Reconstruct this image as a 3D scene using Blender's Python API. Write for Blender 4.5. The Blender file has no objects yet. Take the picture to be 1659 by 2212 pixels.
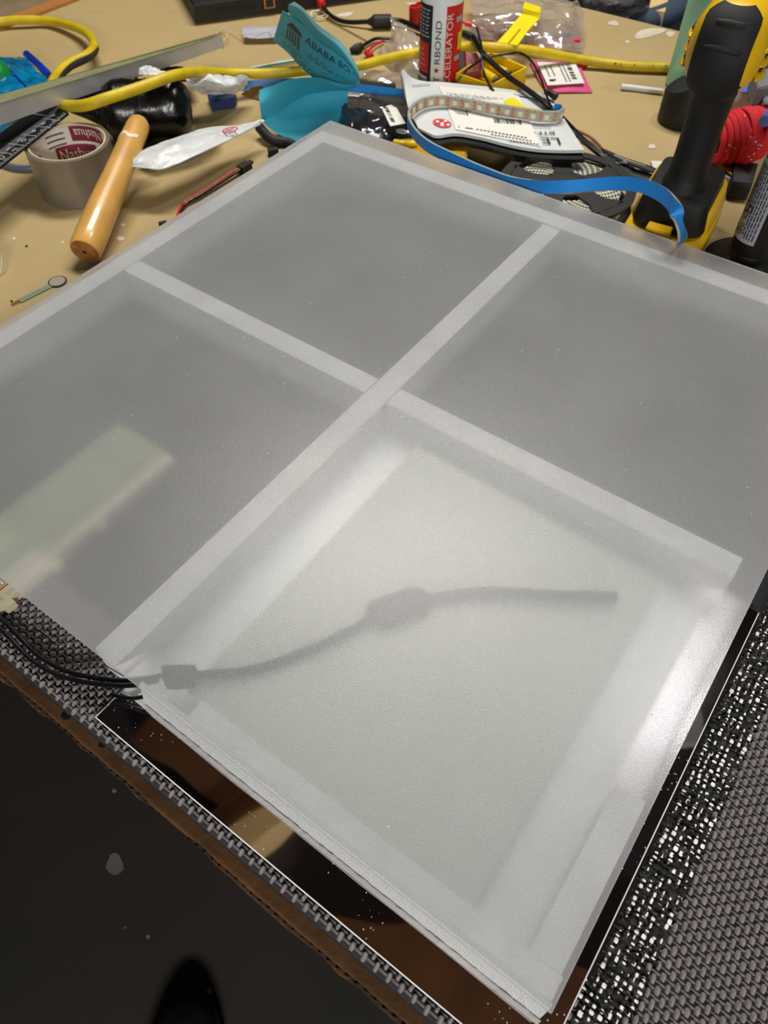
import bpy, math, random
import numpy as np
from mathutils import Vector, Matrix
random.seed(7); rng = np.random.default_rng(7)
S = bpy.context.scene; COL = S.collection

# ---------------------------------------------------------------- camera (solved from the square sheet: 0.61 m side)
ZC = 0.453; F_PX = 1603.044; CX, CY = 829.5, 1106.0
XC = np.array([0.99999757, -0.00134033, -0.00174863])
YC = np.array([0.0, -0.79366754, 0.60835173])
NN = np.array([0.00220322, 0.60835026, 0.79366562])
cd = bpy.data.cameras.new('camera'); cam = bpy.data.objects.new('camera', cd); COL.objects.link(cam)
cd.sensor_fit = 'VERTICAL'; cd.sensor_height = 36; cd.lens = F_PX / 2212 * 36
m = Matrix.Identity(4)
for r, ax in enumerate((XC, YC, -NN)):
    m[r][0] = ax[0]; m[r][1] = -ax[1]; m[r][2] = -ax[2]
m[2][3] = ZC
cam.matrix_world = m; cd.clip_start = 0.01
cd.dof.use_dof = True; cd.dof.focus_distance = 0.50; cd.dof.aperture_fstop = 13
S.camera = cam
# ---------------------------------------------------------------- world, lamps, exposure
w = bpy.data.worlds.new('world'); S.world = w; w.use_nodes = True
w.node_tree.nodes['Background'].inputs[0].default_value = (0.75, 0.82, 1, 1)
w.node_tree.nodes['Background'].inputs[1].default_value = 0.06
def area(name, loc, sx, sy, power, col, target=None):
    l = bpy.data.lights.new(name, 'AREA'); l.shape = 'RECTANGLE'; l.size = sx; l.size_y = sy
    l.energy = power; l.color = col
    o = bpy.data.objects.new(name, l); COL.objects.link(o); o.location = loc
    if target: o.rotation_euler = (Vector(loc) - Vector(target)).to_track_quat('Z', 'Y').to_euler()
    return o
LAMP_A = (0.05, 1.50, 1.86); LAMP_B = (0.84, 1.06, 1.86); LAMP_C = (0.10, -1.70, 0.98)
area('lamp_light', LAMP_A, 1.0, 0.34, 36, (1, 0.95, 0.86), (0, 0.9, 0))
area('lamp_light', LAMP_B, 0.3, 0.3, 9, (1, 0.96, 0.90), (0.3, 0.6, 0))
area('lamp_light', LAMP_C, 0.6, 0.3, 34, (1, 0.97, 0.93), (0, .2, 0))
S.view_settings.view_transform = 'Standard'; S.view_settings.look = 'None'
S.view_settings.gamma = 1; S.view_settings.use_curve_mapping = False
S.view_settings.exposure = 0.0
S.cycles.use_denoising = True
S.cycles.max_bounces = 10; S.cycles.transmission_bounces = 8; S.cycles.transparent_max_bounces = 12
S.cycles.sample_clamp_indirect = 4

# ---------------------------------------------------------------- geometry of the picture
def ray(px, py):
    r = np.array([px - CX, py - CY, F_PX]); return np.array([r @ XC, r @ YC, -(r @ NN)])
def P(px, py, z=0.0):
    d = ray(px, py); t = (z - ZC) / d[2]; return np.array([d[0] * t, d[1] * t, z])
def PP(px, py, p0, nrm):
    d = ray(px, py); c = np.array([0, 0, ZC]); t = ((np.array(p0) - c) @ nrm) / (d @ nrm); return c + d * t
ZS = 0.050
F0 = P(1192, 2189, ZS); UD = np.array([-0.81070696, 0.58561603, 0]); VD = np.array([0.58561603, 0.81070696, 0])
def W(u, v, z):           # mm along the sheet's edges from its near corner -> world
    q = F0 + UD * u / 1000 + VD * v / 1000; return np.array([q[0], q[1], z])
def R(px, py, zm, zt):
    p = P(px, py, zm); d = p - np.array([0, 0, ZC]); d[2] *= -1; return p + d * (zt - zm) / d[2]

# ---------------------------------------------------------------- materials
def lin(c):
    return tuple(((x / 255 / 12.92) if x / 255 <= 0.04045 else ((x / 255 + 0.055) / 1.055) ** 2.4) for x in c)
def mat(name, rgb, rough=0.5, metal=0.0, var=0.12, scale=30, bump=0.0, bscale=200, spec=0.5, rgb2=None, thr=None, coat=0.0, alpha=1.0, trans=0.0):
    M = bpy.data.materials.new(name); M.use_nodes = True; nt = M.node_tree; N = nt.nodes; L = nt.links
    b = N['Principled BSDF']; b.inputs['Roughness'].default_value = rough; b.inputs['Metallic'].default_value = metal
    b.inputs['Specular IOR Level'].default_value = spec; b.inputs['Coat Weight'].default_value = coat
    b.inputs['Alpha'].default_value = alpha; b.inputs['Transmission Weight'].default_value = trans
    tc = N.new('ShaderNodeTexCoord'); nz = N.new('ShaderNodeTexNoise'); nz.inputs['Scale'].default_value = scale
    nz.inputs['Detail'].default_value = 4; L.new(tc.outputs['Object'], nz.inputs['Vector'])
    cr = N.new('ShaderNodeValToRGB'); c = lin(rgb); c2 = lin(rgb2) if rgb2 else tuple(x * (1 - var) for x in c)
    c1 = c if rgb2 else tuple(min(1, x * (1 + var)) for x in c)
    e = cr.color_ramp.elements
    if thr: e[0].position, e[1].position = thr
    else: e[0].position, e[1].position = 0.3, 0.7
    e[0].color = (*c1, 1); e[1].color = (*c2, 1)
    L.new(nz.outputs['Fac'], cr.inputs['Fac']); L.new(cr.outputs['Color'], b.inputs['Base Color'])
    if bump:
        n2 = N.new('ShaderNodeTexNoise'); n2.inputs['Scale'].default_value = bscale; n2.inputs['Detail'].default_value = 3
        L.new(tc.outputs['Object'], n2.inputs['Vector']); bp = N.new('ShaderNodeBump'); bp.inputs['Strength'].default_value = bump
        bp.inputs['Distance'].default_value = 0.002
        L.new(n2.outputs['Fac'], bp.inputs['Height']); L.new(bp.outputs['Normal'], b.inputs['Normal'])
    return M
def film(name, rgb, opac, rough=0.15, glossy=0.3):   # thin clear plastic: mostly see-through, glossy skin
    M = bpy.data.materials.new(name); M.use_nodes = True; nt = M.node_tree; N = nt.nodes; L = nt.links
    N.remove(N['Principled BSDF']); out = N['Material Output']
    tr = N.new('ShaderNodeBsdfTransparent'); tr.inputs[0].default_value = (*[0.6 + 0.4 * x for x in lin(rgb)], 1)
    df = N.new('ShaderNodeBsdfDiffuse'); df.inputs[0].default_value = (*lin(rgb), 1)
    gl = N.new('ShaderNodeBsdfGlossy'); gl.inputs['Roughness'].default_value = rough
    tc = N.new('ShaderNodeTexCoord'); nz = N.new('ShaderNodeTexNoise'); nz.inputs['Scale'].default_value = 60
    L.new(tc.outputs['Object'], nz.inputs['Vector']); bp = N.new('ShaderNodeBump'); bp.inputs['Distance'].default_value = 0.004
    bp.inputs['Strength'].default_value = 0.6; L.new(nz.outputs['Fac'], bp.inputs['Height']); L.new(bp.outputs['Normal'], gl.inputs['Normal'])
    m1 = N.new('ShaderNodeMixShader'); m1.inputs[0].default_value = opac; L.new(tr.outputs[0], m1.inputs[1]); L.new(df.outputs[0], m1.inputs[2])
    m2 = N.new('ShaderNodeMixShader'); m2.inputs[0].default_value = glossy; L.new(m1.outputs[0], m2.inputs[1]); L.new(gl.outputs[0], m2.inputs[2])
    L.new(m2.outputs[0], out.inputs[0]); return M
MT = {}
def add(k, *a, **kw): MT[k] = mat(k, *a, **kw)
add('white_foam', (226, 224, 220), 0.7, bump=0.3, bscale=900)
add('foil_foam', (244, 245, 242), 0.6, 0.0, bump=0.8, bscale=1500, var=.08, scale=900)
add('foil_liner', (238, 238, 238), 0.45, 0.5, var=.03, bump=.2, bscale=300)
add('paper_edge', (185, 182, 178), 0.8)
add('panel_paper', (206, 208, 199), 0.75, var=.03)
add('mat_foam', (34, 31, 34), 0.85, var=.2)
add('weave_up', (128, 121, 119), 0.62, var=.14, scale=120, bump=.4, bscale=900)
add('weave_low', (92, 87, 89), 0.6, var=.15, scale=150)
add('gloss_weave', (20, 20, 12), 0.16, var=.3, scale=300, bump=1, bscale=1500, spec=.8)
add('lint_and_glint', (232, 232, 228), 0.35, var=.08)  # pale lint, and lamp glint put into the colour on the film strip
add('cardboard', (92, 62, 30), 0.9, var=.3, scale=40, bump=.3)
add('card_dark', (48, 32, 18), 0.95, var=.5, scale=300)
add('black', (10, 10, 11), 0.35, var=.2)
add('black_matt', (12, 12, 13), 0.6, var=.3, bump=.15, bscale=700)
add('black_rubber', (7, 7, 8), 0.65, var=.25, bump=.2, bscale=1200)
add('black_gloss', (8, 8, 10), 0.28, var=.3, bump=.35, bscale=90)
add('yellow_cord', (204, 178, 22), 0.45, var=.12, scale=60, bump=.25, bscale=300)
add('cord_dirt', (44, 40, 30), 0.8, var=.5, scale=200)
add('drill_yellow', (224, 178, 8), 0.38, var=.05, bump=.05)
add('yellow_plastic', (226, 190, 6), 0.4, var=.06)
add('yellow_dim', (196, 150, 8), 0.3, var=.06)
add('yellow_tag', (232, 214, 8), 0.5, var=.04)
add('bare_alu', (190, 192, 194), 0.42, 0.45, var=.16, scale=12, bump=.08, bscale=80)
add('alu_top', (150, 152, 118), 0.4, 0.35, var=.1)
add('tape_silver', (140, 132, 120), 0.36, 0.55, var=.08, scale=60)
add('core_card', (196, 186, 158), 0.8)
add('label_white', (214, 208, 200), 0.6, var=.03)
add('maroon', (122, 24, 52), 0.6, var=.05)
add('print_grey', (90, 88, 86), 0.7)
add('ink', (22, 22, 24), 0.6, var=.05)
add('ink_green', (16, 34, 30), 0.6, var=.05)
add('handle_wood', (208, 158, 82), 0.33, var=.12, scale=25, coat=.3)
add('wood_end', (148, 96, 46), 0.6, var=.3, scale=120)
add('smear', (228, 214, 190), 0.6)
add('ruler_black', (22, 22, 25), 0.35, var=.2)
add('white_mark', (170, 170, 172), 0.6, var=.03)
add('blue_film', (8, 120, 168), 0.12, var=.4, scale=50, bump=.6, bscale=70, coat=.6)
add('blue_roll', (12, 50, 170), 0.2, var=.3, coat=.6)
add('green_ball', (14, 128, 62), 0.3)
add('teal_paper', (52, 164, 192), 0.7, var=.04, scale=20)
add('teal_pale', (150, 216, 222), 0.7, var=.03)
add('teal_bottle', (164, 240, 228), 0.45, var=.03)
add('white_plastic', (226, 228, 228), 0.4, var=.02)
add('mailer', (206, 210, 212), 0.38, var=.03, bump=.5, bscale=60)
add('sticker', (224, 223, 216), 0.5, var=.02)
add('red', (196, 22, 26), 0.45, var=.06)
add('deep_red', (120, 16, 12), 0.5, var=.2)
add('logo_red', (204, 28, 44), 0.5, var=.04)
add('pink_tube', (216, 52, 96), 0.4, var=.06)
add('blue_tube', (84, 110, 196), 0.4, var=.06)
add('purple_tube', (96, 84, 150), 0.4)
add('pink_bag', (206, 84, 130), 0.35, var=.08)
add('strip_blue', (26, 122, 200), 0.42, var=.04)
add('navy', (24, 44, 96), .6)
add('strip_gel', (172, 170, 152), 0.22, var=.12, scale=300, coat=.6)
add('led_cream', (226, 218, 190), 0.3, var=.06)
add('copper_pad', (196, 128, 88), 0.35, .3, var=.1)
add('reel_black', (34, 34, 36), 0.5, var=.15, bump=.1)
add('coil_blue', (150, 166, 172), 0.4, var=.35, scale=500)
add('grey_tube', (90, 108, 132), 0.4)
add('bread', (206, 196, 166), 0.55, var=.08)
add('bread_green', (150, 160, 118), 0.55, var=.1)
add('bread_hole', (60, 52, 40), 0.8)
add('teal_line', (30, 120, 100), 0.6)
add('red_line', (186, 50, 40), 0.6)
add('thread', (214, 204, 170), 0.7)
add('foil', (206, 210, 224), 0.3, .35, var=.1, bump=.6, bscale=80)
add('grey_foam', (118, 120, 122), 0.9, var=.35, scale=500, bump=.8, bscale=700)
add('box_white', (206, 202, 204), 0.55, var=.03)
add('box_blue', (86, 112, 190), 0.5, var=.04)
add('amber_wire', (120, 84, 44), 0.35, var=.3)
add('sensor_green', (112, 150, 112), 0.5, var=.1)
add('sensor_grey', (160, 152, 140), 0.4, var=.08)
add('grey_label', (160, 162, 172), 0.4, var=.05)
add('caution', (214, 190, 40), 0.5, var=.05)
add('floor_mark', (112, 104, 106), 0.8)
add('bench_paint', (206, 198, 180), 0.7)
add('trim_wood', (168, 112, 52), 0.7, var=.15, scale=20)
add('grey_wood', (120, 104, 78), 0.85, var=.3, scale=14)
add('brown_wood', (92, 70, 40), 0.85, var=.3, scale=14)
add('chair_blue', (70, 84, 104), 0.6, var=.1)
add('dark_fill', (28, 28, 34), 0.9, var=.4, scale=5)
add('shoe', (10, 10, 14), 0.75, var=.2, bump=.3, bscale=900)
add('sole', (20, 20, 22), 0.8)
add('wall_paint', (60, 56, 52), 0.9, var=.1, scale=3)
add('ceiling_dark', (58, 50, 52), 0.9, var=.25, scale=2)
add('joist', (104, 68, 34), 0.85, var=.25, scale=6)
add('pale_plank', (236, 204, 140), 0.8, var=.1, scale=6)
add('lamp_body', (190, 190, 190), 0.5)
MT['clear_bag'] = film('clear_bag', (225, 215, 205), 0.22, 0.16, 0.16)
MT['smoky_bag'] = film('smoky_bag', (60, 62, 74), 0.45, 0.14, 0.14)
MT['bubble'] = film('bubble', (190, 190, 190), 0.5, 0.3, 0.2)

# bench hardboard: tan with faint smudges and grain
def bench_mat():
    M = mat('bench_tan', (178, 156, 110), 0.55, var=.05, scale=5, bump=.06, bscale=60); nt = M.node_tree; N = nt.nodes; L = nt.links
    b = N['Principled BSDF']; cr = [n for n in N if n.type == 'VALTORGB'][0]
    tc = [n for n in N if n.type == 'TEX_COORD'][0]
    n2 = N.new('ShaderNodeTexNoise'); n2.inputs['Scale'].default_value = 26; n2.inputs['Detail'].default_value = 8; L.new(tc.outputs['Object'], n2.inputs[0])
    r2 = N.new('ShaderNodeValToRGB'); r2.color_ramp.elements[0].position = .62; r2.color_ramp.elements[1].position = .78
    r2.color_ramp.elements[1].color = (.35, .35, .35, 1); L.new(n2.outputs['Fac'], r2.inputs[0])
    mx = N.new('ShaderNodeMixRGB'); L.new(r2.outputs[0], mx.inputs[0]); L.new(cr.outputs[0], mx.inputs[1]); mx.inputs[2].default_value = (*lin((140, 122, 84)), 1)
    L.new(mx.outputs[0], b.inputs['Base Color']); return M
MT['bench_tan'] = bench_mat()
# concrete floor: dark brown with specks
def floor_mat():
    M = mat('concrete', (52, 42, 37), 0.8, rgb2=(38, 38, 30), scale=4); nt = M.node_tree; N = nt.nodes; L = nt.links
    b = N['Principled BSDF']; cr = [n for n in N if n.type == 'VALTORGB'][0]; tc = [n for n in N if n.type == 'TEX_COORD'][0]
    v = N.new('ShaderNodeTexVoronoi'); v.inputs['Scale'].default_value = 26; L.new(tc.outputs['Object'], v.inputs['Vector'])
    r = N.new('ShaderNodeValToRGB'); r.color_ramp.elements[0].position = .07; r.color_ramp.elements[0].color = (1, 1, 1, 1)
    r.color_ramp.elements[1].position = .12; r.color_ramp.elements[1].color = (0, 0, 0, 1); L.new(v.outputs['Distance'], r.inputs[0])
    g = N.new('ShaderNodeTexNoise'); g.inputs['Scale'].default_value = 8; L.new(tc.outputs['Object'], g.inputs[0])
    mm = N.new('ShaderNodeMath'); mm.operation = 'GREATER_THAN'; mm.inputs[1].default_value = .56; L.new(g.outputs['Fac'], mm.inputs[0])
    mu = N.new('ShaderNodeMath'); mu.operation = 'MULTIPLY'; L.new(r.outputs[0], mu.inputs[0]); L.new(mm.outputs[0], mu.inputs[1])
    mx = N.new('ShaderNodeMixRGB'); L.new(mu.outputs[0], mx.inputs[0]); L.new(cr.outputs[0], mx.inputs[1]); mx.inputs[2].default_value = (*lin((150, 140, 140)), 1)
    L.new(mx.outputs[0], b.inputs['Base Color']); return M
MT['concrete'] = floor_mat()
# mirror acrylic with dust and fine scratches
def mirror_mat():
    M = bpy.data.materials.new('mirror_film'); M.use_nodes = True; nt = M.node_tree; N = nt.nodes; L = nt.links
    b = N['Principled BSDF']; b.inputs['Metallic'].default_value = 1; b.inputs['Roughness'].default_value = .03
    b.inputs['Base Color'].default_value = (.80, .76, .80, 1)
    tc = N.new('ShaderNodeTexCoord'); nz = N.new('ShaderNodeTexNoise'); nz.inputs['Scale'].default_value = 14; nz.inputs['Detail'].default_value = 1
    L.new(tc.outputs['Object'], nz.inputs[0]); bp = N.new('ShaderNodeBump'); bp.inputs['Strength'].default_value = .35; bp.inputs['Distance'].default_value = .002
    L.new(nz.outputs['Fac'], bp.inputs['Height']); L.new(bp.outputs['Normal'], b.inputs['Normal'])
    v = N.new('ShaderNodeTexVoronoi'); v.inputs['Scale'].default_value = 330; L.new(tc.outputs['Object'], v.inputs['Vector'])
    lt = N.new('ShaderNodeMath'); lt.operation = 'LESS_THAN'; lt.inputs[1].default_value = .13; L.new(v.outputs['Distance'], lt.inputs[0])
    g = N.new('ShaderNodeTexNoise'); g.inputs['Scale'].default_value = 22; g.inputs['Detail'].default_value = 5; L.new(tc.outputs['Object'], g.inputs[0])
    gt = N.new('ShaderNodeMath'); gt.operation = 'GREATER_THAN'; gt.inputs[1].default_value = .55; L.new(g.outputs['Fac'], gt.inputs[0])
    mu = N.new('ShaderNodeMath'); mu.operation = 'MULTIPLY'; L.new(lt.outputs[0], mu.inputs[0]); L.new(gt.outputs[0], mu.inputs[1])
    df = N.new('ShaderNodeBsdfDiffuse'); df.inputs[0].default_value = (.6, .6, .62, 1)
    mx = N.new('ShaderNodeMixShader'); L.new(mu.outputs[0], mx.inputs[0]); L.new(b.outputs[0], mx.inputs[1]); L.new(df.outputs[0], mx.inputs[2])
    L.new(mx.outputs[0], N['Material Output'].inputs[0]); return M
MT['mirror_film'] = mirror_mat()
# sanded acrylic: milky scatter over a rough refracting face; clear second face
def frost_mat(name, milk, rough, speck=False):
    M = bpy.data.materials.new(name); M.use_nodes = True; nt = M.node_tree; N = nt.nodes; L = nt.links
    N.remove(N['Principled BSDF']); out = N['Material Output']
    g = N.new('ShaderNodeBsdfGlass'); g.inputs['Roughness'].default_value = rough; g.inputs['IOR'].default_value = 1.45
    g.inputs['Color'].default_value = (.97, .98, .985, 1)
    if not milk: L.new(g.outputs[0], out.inputs[0]); return M
    tc = N.new('ShaderNodeTexCoord'); nz = N.new('ShaderNodeTexNoise'); nz.inputs['Scale'].default_value = 9; nz.inputs['Detail'].default_value = 6
    L.new(tc.outputs['Object'], nz.inputs[0]); nf = N.new('ShaderNodeTexNoise'); nf.inputs['Scale'].default_value = 1400; nf.inputs['Detail'].default_value = 2
    L.new(tc.outputs['Object'], nf.inputs[0]); bp = N.new('ShaderNodeBump'); bp.inputs['Strength'].default_value = .35; bp.inputs['Distance'].default_value = .0004
    L.new(nf.outputs['Fac'], bp.inputs['Height']); L.new(bp.outputs['Normal'], g.inputs['Normal'])
    mr = N.new('ShaderNodeMapRange'); mr.inputs['From Min'].default_value = .3; mr.inputs['From Max'].default_value = .7
    mr.inputs['To Min'].default_value = milk * .9; mr.inputs['To Max'].default_value = milk * 1.1; L.new(nz.outputs['Fac'], mr.inputs[0])
    gm = N.new('ShaderNodeMapRange'); gm.inputs['From Min'].default_value = .35; gm.inputs['From Max'].default_value = .65
    gm.inputs['To Min'].default_value = -.035; gm.inputs['To Max'].default_value = .035; ng = N.new('ShaderNodeTexNoise'); ng.inputs['Scale'].default_value = 1300; ng.inputs['Detail'].default_value = 2
    L.new(tc.outputs['Object'], ng.inputs[0]); L.new(ng.outputs['Fac'], gm.inputs[0]); ad = N.new('ShaderNodeMath'); ad.operation = 'ADD'; L.new(mr.outputs[0], ad.inputs[0]); L.new(gm.outputs[0], ad.inputs[1])
    fac = ad.outputs[0]
    v = N.new('ShaderNodeTexVoronoi'); v.inputs['Scale'].default_value = 60; L.new(tc.outputs['Object'], v.inputs['Vector'])
    lt = N.new('ShaderNodeMath'); lt.operation = 'LESS_THAN'; lt.inputs[1].default_value = .035; L.new(v.outputs['Distance'], lt.inputs[0])
    mxm = N.new('ShaderNodeMath'); mxm.operation = 'MAXIMUM'; L.new(fac, mxm.inputs[0]); L.new(lt.outputs[0], mxm.inputs[1])
    d = N.new('ShaderNodeBsdfDiffuse'); d.inputs[0].default_value = (.80, .81, .84, 1); t = N.new('ShaderNodeBsdfTranslucent'); t.inputs[0].default_value = (.80, .81, .84, 1)
    m1 = N.new('ShaderNodeMixShader'); m1.inputs[0].default_value = .5; L.new(d.outputs[0], m1.inputs[1]); L.new(t.outputs[0], m1.inputs[2])
    m2 = N.new('ShaderNodeMixShader'); L.new(mxm.outputs[0], m2.inputs[0]); L.new(g.outputs[0], m2.inputs[1]); L.new(m1.outputs[0], m2.inputs[2])
    L.new(m2.outputs[0], out.inputs[0]); return M
MT['frost_top'] = frost_mat('frost_top', 0.39, 0.26)
MT['frost_side'] = frost_mat('frost_side', 0.6, 0.2)
MT['acrylic_clear'] = frost_mat('acrylic_clear', 0, 0.02)

# ---------------------------------------------------------------- mesh helpers
class MB:
    def __init__(s): s.v = []; s.f = []
    def add(s, vs, fs):
        o = len(s.v); s.v += [tuple(map(float, p)) for p in vs]; s.f += [tuple(i + o for i in f) for f in fs]; return s
    def prism(s, pts, dz=None, d=None, bev=0.0):
        """pts: ring at the top; extruded down by dz (or by vector d); small chamfer at the top"""
        pts = [np.array(p, float) for p in pts]; n = len(pts); d = np.array(d) if d is not None else np.array([0, 0, -dz])
        c = sum(pts) / n
        if bev:
            ins = [p + (c - p) / max(1e-9, np.linalg.norm(c - p)) * bev for p in pts]; un = d / np.linalg.norm(d)
            rings = [ins, [p + un * bev for p in pts], [p + d for p in pts]]
        else: rings = [pts, [p + d for p in pts]]
        vs = [p for r_ in rings for p in r_]; k = len(rings); fs = [tuple(range(n))[::-1], tuple(range((k - 1) * n, k * n))]
        for a in range(k - 1):
            for i in range(n): fs.append((a * n + i, a * n + (i + 1) % n, (a + 1) * n + (i + 1) % n, (a + 1) * n + i))
        return s.add(vs, fs)
    def boxuv(s, u0, u1, v0, v1, z0, z1, bev=0.0):
        return s.prism([W(u0, v0, z1), W(u1, v0, z1), W(u1, v1, z1), W(u0, v1, z1)], z1 - z0, bev=bev)
    def box(s, c, ax, ay, az, bev=0.0):   # centre, half-axis vectors
        c, ax, ay, az = map(np.array, (c, ax, ay, az))
        return s.prism([c - ax - ay + az, c + ax - ay + az, c + ax + ay + az, c - ax + ay + az], d=-2 * az, bev=bev)
    def tube(s, pts, r, n=8, cap=True, up=(0, 0, 1), flat=1.0):
        pts = [np.array(p, float) for p in pts]; k = len(pts); rs = r if hasattr(r, '__len__') else [r] * k; vs = []; up = np.array(up, float)
        T = [pts[min(i + 1, k - 1)] - pts[max(i - 1, 0)] for i in range(k)]; T = [t / max(1e-9, np.linalg.norm(t)) for t in T]
        a = np.cross(T[0], up)
        if np.linalg.norm(a) < .05: a = np.cross(T[0], [1, 0, 0])
        for i in range(k):
            a = a - (a @ T[i]) * T[i]; a /= np.linalg.norm(a); b = np.cross(a, T[i])
            for j in range(n):
                th = 2 * math.pi * j / n; vs.append(pts[i] + rs[i] * (math.cos(th) * a + flat * math.sin(th) * b))
        fs = [(i * n + j, i * n + (j + 1) % n, (i + 1) * n + (j + 1) % n, (i + 1) * n + j) for i in range(k - 1) for j in range(n)]
        if cap: fs += [tuple(range(n))[::-1], tuple(range((k - 1) * n, k * n))]
        return s.add(vs, fs)
    def lathe(s, c, axis, prof, n=32, cap=True):  # prof: (radius, distance along axis)
        axis = np.array(axis, float); axis /= np.linalg.norm(axis); a = np.cross(axis, [0, 0, 1])
        if np.linalg.norm(a) < .1: a = np.array([1., 0, 0])
        a /= np.linalg.norm(a); b = np.cross(axis, a); c = np.array(c, float); vs = []
        for r, h in prof:
            for j in range(n):
                th = 2 * math.pi * j / n; vs.append(c + axis * h + r * (math.cos(th) * a + math.sin(th) * b))
        k = len(prof); fs = [(i * n + j, i * n + (j + 1) % n, (i + 1) * n + (j + 1) % n, (i + 1) * n + j) for i in range(k - 1) for j in range(n)]
        if cap: fs += [tuple(range(n))[::-1], tuple(range((k - 1) * n, k * n))]
        return s.add(vs, fs)
    def sheet(s, G, th=0.0004):   # G: rows of points; closed thin sheet
        G = np.array(G, float); nu, nv = G.shape[:2]
        du = np.gradient(G, axis=0); dv = np.gradient(G, axis=1); nm = np.cross(du, dv); nm /= np.maximum(1e-12, np.linalg.norm(nm, axis=2, keepdims=True))
        if nm[..., 2].mean() < 0: nm = -nm
        B = G - nm * th; vs = list(G.reshape(-1, 3)) + list(B.reshape(-1, 3)); o = nu * nv; fs = []
        for i in range(nu - 1):
            for j in range(nv - 1):
                a, b, c, d = i * nv + j, i * nv + j + 1, (i + 1) * nv + j + 1, (i + 1) * nv + j; fs += [(a, b, c, d), (o + d, o + c, o + b, o + a)]
        edge = [(0, j) for j in range(nv)] + [(i, nv - 1) for i in range(1, nu)] + [(nu - 1, j) for j in range(nv - 2, -1, -1)] + [(i, 0) for i in range(nu - 2, 0, -1)]
        for q in range(len(edge)):
            a = edge[q]; b = edge[(q + 1) % len(edge)]; i, j = a[0] * nv + a[1], b[0] * nv + b[1]; fs.append((i, j, o + j, o + i))
        return s.add(vs, fs)

def build(mb, name, mt, parent=None, smooth=False, kind=None):
    me = bpy.data.meshes.new(name); loc = np.zeros(3)
    if parent is not None: loc = np.array(parent.get('_o', (0, 0, 0)))
    if parent is None:
        A = np.array(mb.v); loc = np.array([(A[:, 0].min() + A[:, 0].max()) / 2, (A[:, 1].min() + A[:, 1].max()) / 2, A[:, 2].min()])
    me.from_pydata([tuple(np.array(p) - loc) for p in mb.v], [], mb.f); me.update()
    ms = mt if isinstance(mt, (list, tuple)) else [mt]
    for q in ms: me.materials.append(MT[q])
    if smooth: me.polygons.foreach_set('use_smooth', [True] * len(me.polygons))
    import bmesh
    bm = bmesh.new(); bm.from_mesh(me); bmesh.ops.recalc_face_normals(bm, faces=bm.faces); bm.to_mesh(me); bm.free()
    if smooth:
        try: me.set_sharp_from_angle(angle=math.radians(45))
        except Exception: pass
    o = bpy.data.objects.new(name, me); COL.objects.link(o)
    if parent is not None:
        o.parent = parent; o['_o'] = tuple(loc)
        if not parent.get('_isroot'): pass
    else: o.location = loc; o['_o'] = tuple(loc); o['_isroot'] = True
    if kind: o['kind'] = kind
    return o
def thing(name, label, cat, loc, group=None):
    o = bpy.data.objects.new(name, None); COL.objects.link(o); o.location = tuple(map(float, loc)); o['_o'] = tuple(map(float, loc)); o['_isroot'] = True
    o.empty_display_size = .02; o['label'] = label; o['category'] = cat
    if group: o['group'] = group
    return o
def tag(o, label, cat, group=None):
    o['label'] = label; o['category'] = cat
    if group: o['group'] = group
    return o
def L_(o, s): o['label'] = s; return o
def struct(mb, name, mt): o = build(mb, name, mt); o['kind'] = 'structure'; return o
def cr(pts, k=8):      # Catmull-Rom
    pts = [np.array(p, float) for p in pts]; p = [2 * pts[0] - pts[1]] + pts + [2 * pts[-1] - pts[-2]]; out = []
    for i in range(1, len(p) - 2):
        for j in range(k):
            t = j / k; out.append(.5 * ((2 * p[i]) + (-p[i - 1] + p[i + 1]) * t + (2 * p[i - 1] - 5 * p[i] + 4 * p[i + 1] - p[i + 2]) * t * t + (-p[i - 1] + 3 * p[i] - 3 * p[i + 1] + p[i + 2]) * t ** 3))
    out.append(pts[-1]); return out
def path(l, k=8): return cr([P(*q) for q in l], k)
def loft(rows, nu, nv, crumple=0.0, seed=1, freq=3):   # rows of (px,py,z) lists -> smooth grid
    rows = [np.array([P(*q) for q in r_]) for r_ in rows]; RR = []
    for r_ in rows:
        t = np.linspace(0, len(r_) - 1, nv); q = cr(r_, 12); tt = np.linspace(0, len(q) - 1, nv)
        q = np.array(q); RR.append(np.array([q[int(round(x))] for x in tt]))
    if len(RR) == 2:
        G = np.array([RR[0] * (1 - a) + RR[1] * a for a in np.linspace(0, 1, nu)])
    else:
        G = np.zeros((nu, nv, 3))
        for j in range(nv):
            q = np.array(cr([R_[j] for R_ in RR], 12)); G[:, j] = [q[int(round(x))] for x in np.linspace(0, len(q) - 1, nu)]
    if crumple:
        rg = np.random.default_rng(seed); H = np.zeros((nu, nv))
        for _ in range(14):
            a, b, ph = rg.normal(0, freq), rg.normal(0, freq), rg.uniform(0, 6.28)
            H += np.abs(np.sin(np.linspace(0, 1, nu)[:, None] * a * 3 + np.linspace(0, 1, nv)[None] * b * 3 + ph))
        H = (H - H.mean()) / H.std(); e = np.minimum(1, 1.5 * np.sin(np.linspace(0, 1, nu) * math.pi)[:, None] + .4)
        G[..., 2] += np.maximum(0, H + 1.2) * crumple * e
    return G
_tc = {}
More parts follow.
